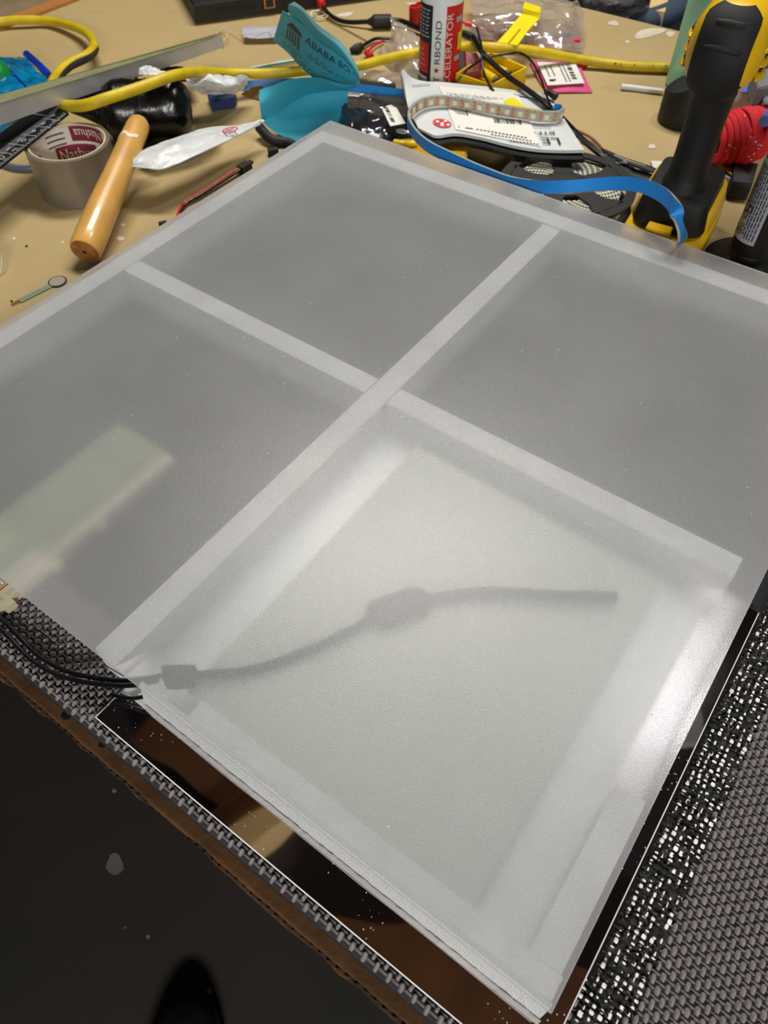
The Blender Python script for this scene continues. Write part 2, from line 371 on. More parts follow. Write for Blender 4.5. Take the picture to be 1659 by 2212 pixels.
def textmesh(s_):
    if s_ not in _tc:
        c = bpy.data.curves.new('t', 'FONT'); c.body = s_; c.resolution_u = 3; o = bpy.data.objects.new('t', c); COL.objects.link(o)
        bpy.context.view_layer.update(); dg = bpy.context.evaluated_depsgraph_get(); me = o.evaluated_get(dg).to_mesh()
        v = np.array([q.co[:2] for q in me.vertices]); f = [tuple(q.vertices) for q in me.polygons]
        v = v - v.min(0); v /= np.maximum(1e-9, v.max(0)); _tc[s_] = (v, f); o.evaluated_get(dg).to_mesh_clear(); bpy.data.objects.remove(o)
    return _tc[s_]
def text(parent, name, s_, fn, mt='ink'):
    v, f = textmesh(s_); mb = MB().add([fn(x, y) for x, y in v], f); me = bpy.data.meshes.new(name); loc = np.array(parent['_o'])
    me.from_pydata([tuple(np.array(p) - loc) for p in mb.v], [], mb.f); me.materials.append(MT[mt])
    o = bpy.data.objects.new(name, me); COL.objects.link(o); o.parent = parent; o['_o'] = tuple(loc); return o
def tflat(parent, name, s_, a, b, c, z, mt='ink', off=.0005):   # a: baseline start px, b: baseline end px, c: top of first letter px
    A, B, C = (P(*q, z) for q in (a, b, c)); k = np.array([0, 0, off]); return text(parent, name, s_, lambda x, y: A + (B - A) * x + (C - A) * y + k, mt)
def bars(mb, A, X, Y, widths, off=np.array([0, 0, .0004])):     # barcode: X run, Y bar
    t = 0; tot = sum(widths)
    for i, wd in enumerate(widths):
        if i % 2 == 0:
            p0 = A + X * t / tot + off; p1 = A + X * (t + wd) / tot + off; mb.prism([p0, p1, p1 + Y, p0 + Y], d=-off * .5)
        t += wd
    return mb
def dashes(mb, A, X, Y, rows, seed=0, off=np.array([0, 0, .0004]), fill=.45):   # fine print too small to read
    rg = random.Random(seed)
    for r_ in range(rows):
        t = 0
        while t < .97:
            l_ = rg.uniform(.05, .16); e = min(1, t + l_); b0 = A + Y * (r_ + .3) / rows + off
            p0 = b0 + X * t; p1 = b0 + X * e; mb.prism([p0, p1, p1 + Y * fill / rows, p0 + Y * fill / rows], d=-off * .5); t = e + .03
        if rg.random() < .0: break
    return mb
def bw(seed, n=31): rg = random.Random(seed); return [rg.choice((1, 1, 2, 3)) for _ in range(n)]

# ================================================================ THE SETTING
FZ = -0.80
fl = MB().prism([(-3, -2.2, FZ), (3, -2.2, FZ), (3, 4, FZ), (-3, 4, FZ)], .05); struct(fl, 'floor', 'concrete')
mb = MB()
struct(MB().box((0, 4.02, .5), (3, 0, 0), (0, .02, 0), (0, 0, 1.35)), 'wall_back', 'wall_paint')
ceil = struct(MB().box((0, .9, 2.03), (3, 0, 0), (0, 3.1, 0), (0, 0, .02)), 'ceiling', 'ceiling_dark')
def beam(name, a, b, wd, z0, z1, mt, par=None):
    a, b = np.array(a, float), np.array(b, float); t = b - a; t /= np.linalg.norm(t); s_ = np.array([-t[1], t[0], 0]) * wd / 2
    m_ = MB().prism([a + s_ + [0, 0, z1 - a[2]], b + s_ + [0, 0, z1 - b[2]], b - s_ + [0, 0, z1 - b[2]], a - s_ + [0, 0, z1 - a[2]]], z1 - z0)
    return build(m_, name, mt, par)
q1, q2 = R(545, 1798, .019, 1.9), R(600, 1758, .019, 1.9)
d = (q2 - q1) / np.linalg.norm(q2 - q1); n_ = np.array([-d[1], d[0], 0])
c0 = (q1 + q2) / 2
beam('joist', c0 - d * .9, c0 + d * .9, .055, 1.86, 2.01, 'pale_plank', ceil)
c1 = R(530, 1760, .019, 1.9); beam('joist', c1 - d * .9, c1 + d * .9, .10, 1.89, 2.01, 'joist', ceil)
c1 = R(420, 1660, .019, 1.9); d2 = R(480, 1720, .019, 1.9) - R(320, 1610, .019, 1.9); d2 /= np.linalg.norm(d2)
beam('joist', c1 - d2 * .25, c1 + d2 * .2, .10, 1.93, 2.01, 'joist', ceil)
c1 = R(1050, 2150, .019, 1.9); beam('joist', c1 - [.5, -.1, 0], c1 + [.8, -.15, 0], .22, 1.88, 2.01, 'joist', ceil)
for i, (lx, ly, lz, sx, sy) in enumerate([(*LAMP_A, 1.0, .34), (*LAMP_B, .3, .3)]):
    t = thing('shop_lamp', ['long ceiling shop light over the back of the bench', 'short ceiling shop light over the right side of the bench'][i], 'ceiling light', (lx, ly, lz + .03))
    t['kind'] = 'thing'
    build(MB().box((lx, ly, lz + .085), (sx / 2 + .04, 0, 0), (0, sy / 2 + .04, 0), (0, 0, .03), .01), 'housing', 'lamp_body', t)
    for k in (-1, 1): build(MB().box((lx + k * sx * .35, ly, lz + .13), (.012, 0, 0), (0, .012, 0), (0, 0, .03)), 'bracket', 'lamp_body', t)

# ---- bench
bench = thing('workbench', 'wooden workbench with tan hardboard top covered in tools and scraps', 'workbench', (0.3, .9, FZ))
build(MB().boxuv(-900, 1271, -36, 1229, -.022, 0), 'bench_top', 'bench_tan', bench)
build(MB().boxuv(1271.5, 1300, -36, 1240, -.06, .004), 'edge_trim', 'trim_wood', bench)
build(MB().boxuv(-900, 1270, 1150, 1190, -.11, -.0225), 'apron', 'trim_wood', bench)
build(MB().boxuv(-900, 1270, 30, 70, -.11, -.0225), 'apron', 'trim_wood', bench)
for u_, v_ in ((-840, 120), (1210, 120), (-840, 1120), (1210, 1120)):
    build(MB().boxuv(u_ - 40, u_ + 40, v_ - 40, v_ + 40, FZ, -.0225), 'leg', 'trim_wood', bench)
for (x, y, a, b_, an) in [(1402, 71, 34, 9, -12), (1325, 50, 12, 5, 5), (1448, 73, 9, 6, 0), (1355, 90, 5, 3, 0), (890, 8, 14, 3, 0), (745, 31, 18, 4, -8), (260, 515, 8, 5, 0), (265, 485, 5, 3, 0), (1408, 316, 8, 5, 0), (135, 523, 3, 3, 0), (30, 515, 4, 3, 0), (136, 395, 4, 2, 0)]:
    ring = []
    for k in range(22):
        th = k / 22 * 6.283; rr = 1 + .12 * math.sin(3 * th + x); X_, Y_ = a * rr * math.cos(th), b_ * rr * math.sin(th); ca, sa = math.cos(math.radians(an)), math.sin(math.radians(an))
        ring.append(P(x + X_ * ca - Y_ * sa, y + X_ * sa + Y_ * ca, .0007))
    build(MB().prism(ring, .0006), 'paint_spot', 'bench_paint' if b_ > 2 else 'ink', bench)
for x, y in ((57, 531), (25, 650), (1250, 640 - 500)):
    ring = [P(x + 3 * math.cos(k), y + 2 * math.sin(k), .0007) for k in range(6)]; build(MB().prism(ring, .0006), 'burn_mark', 'ink', bench)
# ---- cardboard sheet
cb = thing('cardboard_sheet', 'brown corrugated cardboard sheet sticking out under the black mat', 'cardboard', W(300, 0, .0))
def wavy(u0, u1, v, z, n, amp, seed):
    rg = random.Random(seed); return [W(u0 + (u1 - u0) * i / n, v + rg.uniform(-amp, amp), z) for i in range(n + 1)]
e1 = wavy(700, -60, -39.5, .0039, 60, .7, 3)
build(MB().prism([W(-60, 60, .0039), W(700, 60, .0039)] + e1, .0006), 'top_liner', 'cardboard', cb)
e1 = wavy(700, -60, -41, .0008, 60, 1.2, 5)
build(MB().prism([W(-60, 60, .0008), W(700, 60, .0008)] + e1, .0006), 'bottom_liner', 'cardboard', cb)
fm = MB(); u_ = 700
Gr = [[W(u_ - i * 1.5, vv, .0021 + .0012 * math.sin(i * math.pi / 2 + .4)) for vv in (-40.2 + random.uniform(-.6, .3), 55)] for i in range(507)]
fm.sheet(Gr, .0003); build(fm, 'fluting', 'card_dark', cb, kind='stuff')
for (x, y, a, b_) in ((143, 1546, 13, 9), (220, 1610, 9, 6)):
    build(MB().prism([P(x + a * math.cos(k), y + b_ * math.sin(k), .0043) for k in range(6)], .0003), 'ink_spot', 'ink', cb)

# ---- woven-texture foam mat
matt = thing('foam_mat', 'black foam mat with basket weave relief under the whole assembly', 'mat', W(100, 200, .004))
build(MB().boxuv(-420, 640, -32, 600, .0045, .0145), 'mat_body', 'mat_foam', matt)
def dome(n0=4, n1=5):
    vs = []
    for i in range(n1):
        for j in range(n0):
            x = -1 + 2 * j / (n0 - 1); y = -1 + 2 * i / (n1 - 1)
            vs.append((x * (1 - .25 * y ** 4), y, (1 - x ** 2) ** .5 * .8 * (1 - .75 * y ** 4) + .2 * (1 - abs(y)) if abs(x) < 1 else 0))
    fs = [(i * n0 + j, i * n0 + j + 1, (i + 1) * n0 + j + 1, (i + 1) * n0 + j) for i in range(n1 - 1) for j in range(n0 - 1)]
    return np.array(vs), np.array(fs)
def visible(u, v, mg=70):
    p = W(u, v, .016) - np.array([0, 0, ZC]); c = np.array([p @ np.array([XC[0], YC[0], -NN[0]]), p @ np.array([XC[1], YC[1], -NN[1]]), p @ np.array([XC[2], YC[2], -NN[2]])])
    x, y = CX + F_PX * c[0] / c[2], CY + F_PX * c[1] / c[2]; return -mg < x < 1659 + mg and 1000 < y < 2212 + mg
def weave(sites, hu, hv, hz, z0, jit=.0):
    dv, df = dome(); n = len(sites); st = np.array(sites); rg = np.random.default_rng(3)
    sc = 1 + rg.uniform(-.12, .12, (n, 3)) * (1 + jit); x = dv[None, :, 0] * hu * sc[:, None, 0]; y = dv[None, :, 1] * hv * sc[:, None, 1]; z = dv[None, :, 2] * hz * sc[:, None, 2] + z0
    if abs(hu) > hv: x, y = dv[None, :, 1] * hu * sc[:, None, 0], dv[None, :, 0] * hv * sc[:, None, 1]
    u = st[:, 0:1] + x; v = st[:, 1:2] + y
    XY = F0[None, None, :2] + UD[None, None, :2] * u[..., None] / 1000 + VD[None, None, :2] * v[..., None] / 1000
    vv = np.concatenate([XY, z[..., None]], 2).reshape(-1, 3); ff = (df[None] + (np.arange(n) * len(dv))[:, None, None]).reshape(-1, 4)
    return vv, ff
def build_np(name, vv, ff, mt, parent, kind='stuff'):
    loc = np.array(parent['_o']); me = bpy.data.meshes.new(name); me.vertices.add(len(vv)); me.vertices.foreach_set('co', (vv - loc).astype('f').ravel())
    me.loops.add(ff.size); me.loops.foreach_set('vertex_index', ff.ravel().astype('i')); me.polygons.add(len(ff)); me.polygons.foreach_set('loop_start', np.arange(len(ff)) * 4)
    me.polygons.foreach_set('use_smooth', [True] * len(ff)); me.update(); me.validate(); me.materials.append(MT[mt])
    o = bpy.data.objects.new(name, me); COL.objects.link(o); o.parent = parent; o['_o'] = tuple(loc); o['kind'] = kind; return o
A1, A2, band = [], [], []
PU, PV = 3.85, 3.5
for i in range(-110, 166):
    for j in range(-8, 130):
        u, v = i * PU, j * PV - 1
        if u > -14 and v > 28: continue
        if v < -31 or not visible(u, v): continue
        if -36 < u + 1.5 * math.sin(v * .21) < -12: band.append((u, v)); 
        (A1 if (i + j) % 2 == 0 else A2).append((u, v))
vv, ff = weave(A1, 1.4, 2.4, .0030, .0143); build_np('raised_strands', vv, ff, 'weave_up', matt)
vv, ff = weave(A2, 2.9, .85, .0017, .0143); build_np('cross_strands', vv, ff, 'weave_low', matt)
# glossy adhesive film band on the mat beside the mirror
gb = thing('glossy_film_strip', 'narrow glossy film strip with painted glint pieces over the mat beside the mirror sheet', 'film', W(-25, 200, .0165))
vv, ff = weave(band, 2.1, 1.9, .0024, .0158, 3); build_np('film_bumps', vv, ff, 'gloss_weave', gb)
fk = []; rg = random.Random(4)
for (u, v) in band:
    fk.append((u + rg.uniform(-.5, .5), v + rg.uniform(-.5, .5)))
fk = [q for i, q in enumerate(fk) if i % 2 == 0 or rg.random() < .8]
vv, ff = weave(fk, .78, .95, .0007, .0178, 4); build_np('painted_glints', vv, ff, 'lint_and_glint', gb)  # each pale piece stands in for a lamp glint on the film
mats_loose = thing('lint_flecks', 'tiny pale lint flecks scattered on the black foam mat', 'lint', W(-200, 100, .017)); mats_loose['kind'] = 'stuff'
fk = [(rg.uniform(-330, -40), rg.uniform(-25, 330)) for _ in range(160)] + [(rg.uniform(0, 400), rg.uniform(-29, 12)) for _ in range(70)]
vv, ff = weave([q for q in fk if visible(*q)], .35, .3, .0004, .0168, 5); build_np('fleck', vv, ff, 'lint_and_glint', mats_loose)

# ---- mirror sheet
mir = thing('mirror_sheet', 'dark reflective mirror sheet poking out below the frosted panel', 'mirror', W(140, 140, .0165))
build(MB().boxuv(-10, 292, -24, 283, .0172, .019), 'mirror_face', 'mirror_film', mir)
rim = MB()
rim.boxuv(-10.6, 292.6, -24.6, -24.05, .0172, .0191); rim.boxuv(-10.7, -10.05, -24, 283, .0172, .0191); rim.boxuv(292.05, 292.6, -24, 283, .0172, .0191)
build(rim, 'cut_edge', 'white_plastic', mir)

# ---- wall strips holding up the sheet
frame = thing('foam_strip_grid', 'white foam strip grid carrying the frosted acrylic sheet', 'frame', W(300, 300, .0165))
zt = .0466
def strip(u0, u1, v0, v1, z0=.0176, z1=zt, mt='white_foam'): return build(MB().boxuv(u0, u1, v0, v1, z0, z1), 'strip', mt, frame)
strip(291, 310, 2, 566, .0192)                     # long bar crossing the middle
strip(311, 586, 274.5, 293.5); strip(15.5, 290, 275, 294.3, .0192)
strip(587, 605, 2, 588); strip(2, 586, 568, 589)
strip(2, 234, 4.1, 16, .0197)
strip(3.2, 20, 16.2, 112, .0192)
sm = MB().add([W(1, -2.8, .0192), W(271, -2.8, .0192), W(271, 4, .0192), W(1, 4, .0192), W(1, 1.6, .0466), W(271, 1.6, .0466), W(271, 4, .0466), W(1, 4, .0466)], [(0, 3, 2, 1), (4, 5, 6, 7), (0, 1, 5, 4), (1, 2, 6, 5), (2, 3, 7, 6), (3, 0, 4, 7)])
o = build(sm, 'strip', 'foil_foam', frame); build(MB().boxuv(271.2, 289, -2.6, 3.5, .0192, .0235), 'strip_end', 'foil_foam', frame); L_(o, 'near side strip with a silvery cut face')
pe = MB(); rg = random.Random(9)
Gp = [[W(270 - i * 3, -3.4 - .3 * rg.random(), .0195), W(270 - i * 3, -2.2 - .3 * rg.random(), .0262 + .0014 * rg.random())] for i in range(91)]
pe.sheet(Gp, .0004); L_(build(pe, 'paper_skin', 'paper_edge', frame), 'torn paper skin along the bottom of the near strip')
tag(build(MB().boxuv(20.5, 290.5, 4.2, 274, .0191, .0195), 'foil_liner', 'foil_liner'), 'silvery foil liner covering the floor of the near cell', 'foil')
# ---- reflector panel inside the near cell
G = [[W(u, v, .0365 - (250 - u) / 200 * .009 - 0) for v in np.linspace(17, 260, 12)] for u in np.linspace(250, 52, 12)]
tag(build(MB().sheet(G, .001), 'reflector_card', 'panel_paper'), 'pale grey card lying inside the near cell under the frosted sheet', 'card')

# ---- frosted sheet
fr = thing('frosted_sheet', 'large square frosted acrylic sheet lying over the white strip grid', 'acrylic sheet', W(305, 305, .0468))
q = [W(0, 0, 0), W(610, 0, 0), W(610, 610, 0), W(0, 610, 0)]
nd = 2
top = [p + [0, 0, .050] for p in q]; bot = [p + [0, 0, .047] for p in q]
me = bpy.data.meshes.new('sheet_body'); loc = np.array(fr['_o'])
me.from_pydata([tuple(p - loc) for p in top + bot], [], [(3, 2, 1, 0)[::-1], (4, 5, 6, 7)[::-1], (0, 4, 5, 1)[::-1], (1, 5, 6, 2)[::-1], (2, 6, 7, 3)[::-1], (3, 7, 4, 0)[::-1]])
for k in ('frost_top', 'acrylic_clear', 'frost_side'): me.materials.append(MT[k])
for i, pl_ in enumerate(me.polygons): pl_.material_index = 0 if i == 0 else (1 if i == 1 else 2)
me.update()
import bmesh
bm = bmesh.new(); bm.from_mesh(me); bmesh.ops.recalc_face_normals(bm, faces=bm.faces); bm.to_mesh(me); bm.free()
o = bpy.data.objects.new('sheet_body', me); COL.objects.link(o); o.parent = fr; o['_o'] = tuple(loc)

# ---- cable into the cell, with its plugs
cab = thing('power_lead', 'black twin power lead running in under the frosted sheet', 'cable', P(200, 1480, .017))
pts = path([(-60, 1290, .019), (-10, 1335, .02), (30, 1375, .021), (75, 1420, .021), (130, 1452, .022), (190, 1468, .026), (250, 1475, .034), (300, 1474, .041), (350, 1466, .0435)])
off = np.array([0.0016, 0.0016, 0])
build(MB().tube([p + off for p in pts], .0016), 'wire', 'black', cab, True); build(MB().tube([p - off for p in pts], .0016), 'wire', 'black', cab, True)
pts = path([(425, 1462, .0425), (560, 1446, .039), (700, 1392, .0385), (790, 1348, .038)]); build(MB().tube(pts, .0032), 'cable', 'black', cab, True)
build(MB().tube(path([(352, 1466, .0425), (365, 1464, .042), (405, 1464, .0418), (428, 1462, .0418)]), [.002, .004, .006] + [.008] * 19 + [.006, .005, .003], flat=.42), 'plug', 'black_matt', cab, True)
build(MB().tube(path([(790, 1348, .0383), (830, 1326, .0383), (900, 1302, .0373), (940, 1296, .037)]), [.003, .0035, .005, .007, .009, .0105] + [.0115] * 12 + [.0105, .0095, .008, .0065, .005, .004, .003], flat=.34), 'plug', 'black_matt', cab, True)
build(MB().tube(path([(940, 1294, .037), (1050, 1282, .0365), (1180, 1288, .036), (1330, 1292, .0345)]), .0042, flat=.8), 'cable', 'black', cab, True)
wl = build(MB().tube(path([(240, 1500, .0215), (262, 1506, .0225), (290, 1508, .026), (320, 1503, .031)]), .0013), 'wire_loop', 'black', None, True)
tag(wl, 'short black wire loop over the mirror corner below the power lead', 'wire')
tag(build(MB().tube(path([(72, 1355, .0178), (95, 1370, .0185), (118, 1390, .0185), (124, 1392, .0182), (134, 1391, .018)]), .0006), 'wire_offcut', 'black', None, True), 'thin black wire offcut lying on the mat left of the sheet', 'wire')
# ---- breadboard under the left part
bbd = thing('breadboard', 'cream solderless breadboard under the left corner of the frosted sheet', 'breadboard', W(420, 10, .016))
U0, U1 = 399, 455
build(MB().boxuv(400, 462, -22, 150, .0168, .0255, .0006), 'board', 'bread', bbd)
build(MB().boxuv(411, 462, -21, 149, .0255, .0258), 'field', 'bread_green', bbd)
build(MB().boxuv(409.2, 410, -22, 150, .0255, .0259), 'power_line', 'red_line', bbd); build(MB().boxuv(418.5, 419.3, -22, 150, .0258, .0261), 'power_line', 'teal_line', bbd)
h = MB()
for a in range(24):
    for b_ in range(2): h.boxuv(412.2 + b_ * 2.6, 413.7 + b_ * 2.6, -20 + a * 2.6, -18.6 + a * 2.6, .0258, .0264)
build(h, 'tie_points', 'white_plastic', bbd, kind='stuff'); h = MB()
for a in range(20):
    for b_ in range(5): h.boxuv(421.5 + b_ * 2.6, 422.6 + b_ * 2.6, -20 + a * 2.6, -18.9 + a * 2.6, .0258, .0261)
build(h, 'tie_holes', 'bread_hole', bbd, kind='stuff')
for a in range(3): build(MB().boxuv(396.5, 400, -10 + a * 40, -2 + a * 40, .0168, .023), 'dovetail', 'bread', bbd)
h = MB()
for a in range(8): h.boxuv(402, 405, -20 + a * 9, -15 + a * 9, .0255, .0257)
build(h, 'side_mark', 'paper_edge', bbd)

# ================================================================ THINGS ON THE BENCH
VZ = np.array([0, 0, 1.])
def cyl(c, r, h, n=32): return MB().lathe(c, (0, 0, 1), [(r, 0), (r, h)], n)
# extension cord
ec = thing('extension_cord', 'thick yellow extension cord snaking across the back of the bench', 'cord', P(480, 170, .01))
cp = [(-60, 62, .0108), (0, 47, .0108), (60, 43, .0105), (110, 46, .009), (160, 58, .014), (190, 74, .02), (204, 97, .026), (190, 118, .03), (150, 138, .03), (124, 162, .03), (112, 185, .036), (114, 208, .045), (135, 226, .058), (180, 228, .070), (230, 213, .0765), (300, 190, .0765), (370, 165, .0755), (425, 156, .06), (480, 158, .035), (560, 159, .026), (620, 156, .026), (690, 149, .026), (775, 142, .024), (830, 128, .022), (900, 113, .022), (1000, 102, .03), (1060, 102, .038), (1150, 110, .03), (1250, 128, .012), (1350, 142, .008), (1440, 146, .008), (1500, 146, .01), (1570, 140, .012), (1640, 132, .014), (1760, 122, .014)]
pts = path(cp, 10); build(MB().tube(pts, .0062, 14), 'cable', 'yellow_cord', ec, True)
i0 = 60; build(MB().tube([p + [0, -.0006, -.0010] for p in pts[62:108]], .0066, 14), 'grimy_wrap', 'cord_dirt', ec, True)
dm = MB(); rg = random.Random(2)
for k in range(26):
    i = rg.randint(288, 312); a = pts[i] + np.array([rg.uniform(-.01, .01), -.0035 - rg.random() * .002, .0035 + rg.random() * .001]); dm.box(a, (.0006 * rg.uniform(.5, 1.6), 0, 0), (0, .0003, .0003), (0, -.0004, .0004))
build(dm, 'scuff', 'ink', ec, kind='stuff')
# aluminium bar
A = P(-50, 219, .09); A2_ = P(-50, 238, .09); B = P(478, 70, .045); B2 = P(458, 82, .045)
al = thing('aluminium_bar', 'bare aluminium bar lying slantwise over the blue bag and the black ruler', 'bar', P(240, 160, .03))
t_ = B - A; wd = P(0, 226, .09) - P(0, 204, .09); wd = -wd; wd[2] = 0; wdv = wd
top_ = [P(-60, 221, .100), P(478, 70, .042), P(457, 82, .042), P(-60, 241, .100)]
build(MB().prism(top_, .0012), 'top_flange', 'alu_top', al)
dn = np.array([0, 0, -.0215]); a, b_ = P(-60, 241.5, .0995), P(457, 82.5, .0415)
bk = np.array([.0, .0022, 0]); a2, b2 = a + dn * .95, P(478, 104, .023)
build(MB().add([a, b_, b2, a2, a + bk, b_ + bk, b2 + bk, a2 + bk], [(0, 1, 2, 3), (7, 6, 5, 4), (0, 4, 5, 1), (3, 2, 6, 7), (1, 5, 6, 2), (0, 3, 7, 4)]), 'side_face', 'bare_alu', al)
e0 = P(478, 70, .0405); build(MB().add([b_, e0, e0 + dn, b2, b_ + [.0005, 0, 0], e0 + [.0005, 0, 0], e0 + dn + [.0005, 0, 0], b2 + [.0005, 0, 0]], [(0, 1, 2, 3), (7, 6, 5, 4), (0, 4, 5, 1), (3, 2, 6, 7), (1, 5, 6, 2), (0, 3, 7, 4)]), 'end_face', 'bare_alu', al)
# blue bag + green ball
bg = thing('blue_plastic_bag', 'crumpled glossy blue plastic bag behind the aluminium bar at left', 'bag', P(40, 200, .0))
build(MB().sheet(loft([[(-40, 128, .015), (20, 124, .02), (58, 126, .02)], [(-40, 165, .03), (30, 160, .03), (85, 160, .02)], [(-40, 210, .03), (40, 205, .03), (112, 185, .012)], [(-40, 262, .02), (25, 255, .02), (80, 236, .01)], [(-40, 330, .004), (0, 300, .004), (45, 262, .004)]], 40, 40, .0012, 3, 4), .0004), 'bag_film', 'blue_film', bg, True)
build(MB().tube(path([(58, 118, .02), (75, 133, .02), (95, 152, .018), (108, 166, .015)]), .0055, 10), 'rolled_edge', 'blue_roll', bg, True)
build(MB().tube(path([(-20, 118, .036), (20, 150, .036), (60, 190, .03)], 4), .001, 6), 'seam', 'blue_roll', bg, True)
tag(build(MB().lathe(P(-8, 168, .028) - [0, 0, .0], (0, 0, 1), [(.022 * math.cos(a), .022 * math.sin(a)) for a in np.linspace(-1.5, 1.5, 14)], 20), 'green_ball', 'green_ball', None, True), 'green rounded object inside the blue bag at the left edge', 'ball')
# duct tape roll
tz = .053; tc_ = (P(54, 318, tz) + P(235, 318, tz)) / 2; tc_ = P(145, 307, tz); tr = np.linalg.norm(P(55, 307, tz) - P(234, 307, tz)) / 2
c = np.array([tc_[0], tc_[1], .0008]); H = tz - .0008
tp = thing('duct_tape_roll', 'silver duct tape roll standing flat beside the wooden handle', 'tape', c)
build(MB().lathe(c, (0, 0, 1), [(tr, 0), (tr, H), (tr - .004, H), (tr - .004, 0), (tr, 0)], 64, False), 'tape', 'tape_silver', tp, True)
build(MB().lathe(c, (0, 0, 1), [(tr - .004, 0), (tr - .004, H + .0008), (tr - .0055, H + .0008), (tr - .0055, 0), (tr - .004, 0)], 64, False), 'core', 'core_card', tp, True)
ri = tr - .0057
def inside(th, z, r=ri): return c + np.array([r * math.cos(th), r * math.sin(th), z])
def patch_in(t0, t1, z0, z1, r, n=10): return MB().sheet([[inside(math.radians(t), z, r) for z in (z0, z1)] for t in np.linspace(t0, t1, n)], .0002)
build(patch_in(20, 300, .004, H - .001, ri, 40), 'paper_label', 'label_white', tp, True)
def logo(t0, z0, sc=1.0):
    t1 = t0 - 62 * sc; build(patch_in(t1, t0, z0, z0 + .021, ri - .0003), 'logo_patch', 'maroon', tp, True)
    build(patch_in(t1 + 12, t0 - 8, z0 - .0045, z0 + .001, ri - .00035), 'logo_patch', 'maroon', tp, True)
    text(tp, 'lettering', 'Nashua', lambda x, y: inside(math.radians(t0 - 6 - (50 * sc) * x), z0 + .005 + y * .012, ri - .0006), 'label_white')
logo(136, .010, 1.12)
build(patch_in(42, 104, .0345, H - .001, ri - .0003), 'logo_patch', 'maroon', tp, True)
text(tp, 'lettering', 'Nashua', lambda x, y: inside(math.radians(48 + 50 * x), H - .004 - y * .010, ri - .0006), 'label_white')
dd = MB()
for k in range(3): dd.sheet([[inside(math.radians(t), H - .008 - k * .006 + z, ri - .0004) for z in (0, .002)] for t in np.linspace(114, 146, 8)], .0001)
build(dd, 'print_line', 'print_grey', tp)
build(patch_in(168, 180, .018, .034, ri - .0004), 'stamp', 'red', tp)
# wooden handle
a, b_ = P(183, 543, .0165), P(303, 262, .058); hd = thing('wooden_handle', 'pale wooden tool handle leaning on its side next to the tape roll', 'handle', P(220, 480, 0))
ax = b_ - a; Ln = np.linalg.norm(ax)
build(MB().lathe(a, ax, [(.0148, 0), (.0160, .003), (.0163, .02), (.0158, Ln * .3), (.0140, Ln * .6), (.0128, Ln * .93), (.0118, Ln * .975), (.0085, Ln)], 32), 'shaft', 'handle_wood', hd, True)
build(MB().lathe(a, -ax, [(.0140, .0), (.0135, .0008), (.0030, .001)], 32), 'end_grain', 'wood_end', hd, True)
build(MB().lathe(a, -ax, [(.0022, .0), (.0020, .0014), (.0004, .0016)], 12), 'centre_hole', 'ink', hd, True)
un = ax / Ln; sd = np.cross(un, VZ); sd /= np.linalg.norm(sd); up_ = np.cross(sd, un)
def onh(t, th, r): return a + un * t * Ln + r * (math.cos(th) * up_ - math.sin(th) * sd)
build(MB().sheet([[onh(t + .012 * math.sin(5 * th), th, .0137) for t in (.80, .825)] for th in np.linspace(-.9, 1.2, 10)], .0002), 'glue_smear', 'smear', hd, True)
text(hd, 'stamp', 'E', lambda x, y: onh(.52 + .018 * y, 1.0 - .35 * x, .0149), 'ink')
# ruler
rl = thing('black_ruler', 'black carpenter square with white markings resting over the tape roll', 'ruler', P(60, 300, .05))
zr = .0575
rpts = [P(-40, 393, zr), P(148, 244, zr), P(128, 214, zr), P(80, 232, zr), P(-40, 315, zr)]
build(MB().prism(rpts, .002), 'blade', 'ruler_black', rl)
e0, e1_ = P(-40, 393, zr), P(148, 244, zr); ed = e1_ - e0; el = np.linalg.norm(ed); ed /= el; nr = np.array([-ed[1], ed[0], 0])
tk = MB(); k = 0; s0 = .002
while s0 < el - .002:
    ln = (.003, .0045, .003, .0055)[k % 4] if k % 8 else .007; p = e0 + ed * s0 + [0, 0, .0004]; tk.prism([p + nr * .0006, p + ed * .0007 + nr * .0006, p + ed * .0007 + nr * ln, p + nr * ln], .0002); s0 += .0028; k += 1
build(tk, 'edge_ticks', 'white_mark', rl, kind='stuff')
for s_, (x, y) in zip(('12', '11', '10', '9', '8', '7'), ((22, 345), (44, 327), (68, 307), (91, 288), (112, 271), (132, 255))):
    p = P(x, y, zr); hw = .0045 if len(s_) > 1 else .0025; A_ = p - ed * .003 + nr * 0; 
    text(rl, 'numeral', s_, lambda X, Y, p=p, hw=hw: p + np.array([0, 0, .0006]) + nr * (.0115 - hw * 2 * X + hw) + ed * (.007 * Y - .0035), 'white_mark')
gl_ = MB()
for k in range(6):
    q0, q1_ = P(-40 + k * 7, 372 - k * 8.5, zr), P(118 + k * 3, 246 - k * 4, zr); q0[2] = q1_[2] = zr + .0005; s_ = np.array([.0002, .0003, 0]); gl_.prism([q0 - s_, q1_ - s_, q1_ + s_, q0 + s_], .0002)
build(gl_, 'scribe_line', 'white_mark', rl)
gx = MB()
for (x, y) in ((-5, 330), (20, 312), (50, 292), (78, 274), (98, 258), (70, 247)):
    for j in range(7): p = P(x + j * 5, y + j * .6, zr) + [0, 0, .0008]; gx.box(p, (.0012, 0, 0), (0, .0004, 0), (0, 0, .0001))
build(gx, 'hole_row', 'white_mark', rl, kind='stuff')
# grey tube under tape
tag(build(MB().tube(path([(-20, 340, .004), (10, 355, .004), (40, 363, .004), (75, 362, .004), (110, 345, .004)]), .0035, 10), 'grey_tube', 'grey_tube', None, True), 'grey blue tube curling under the duct tape roll', 'tube')
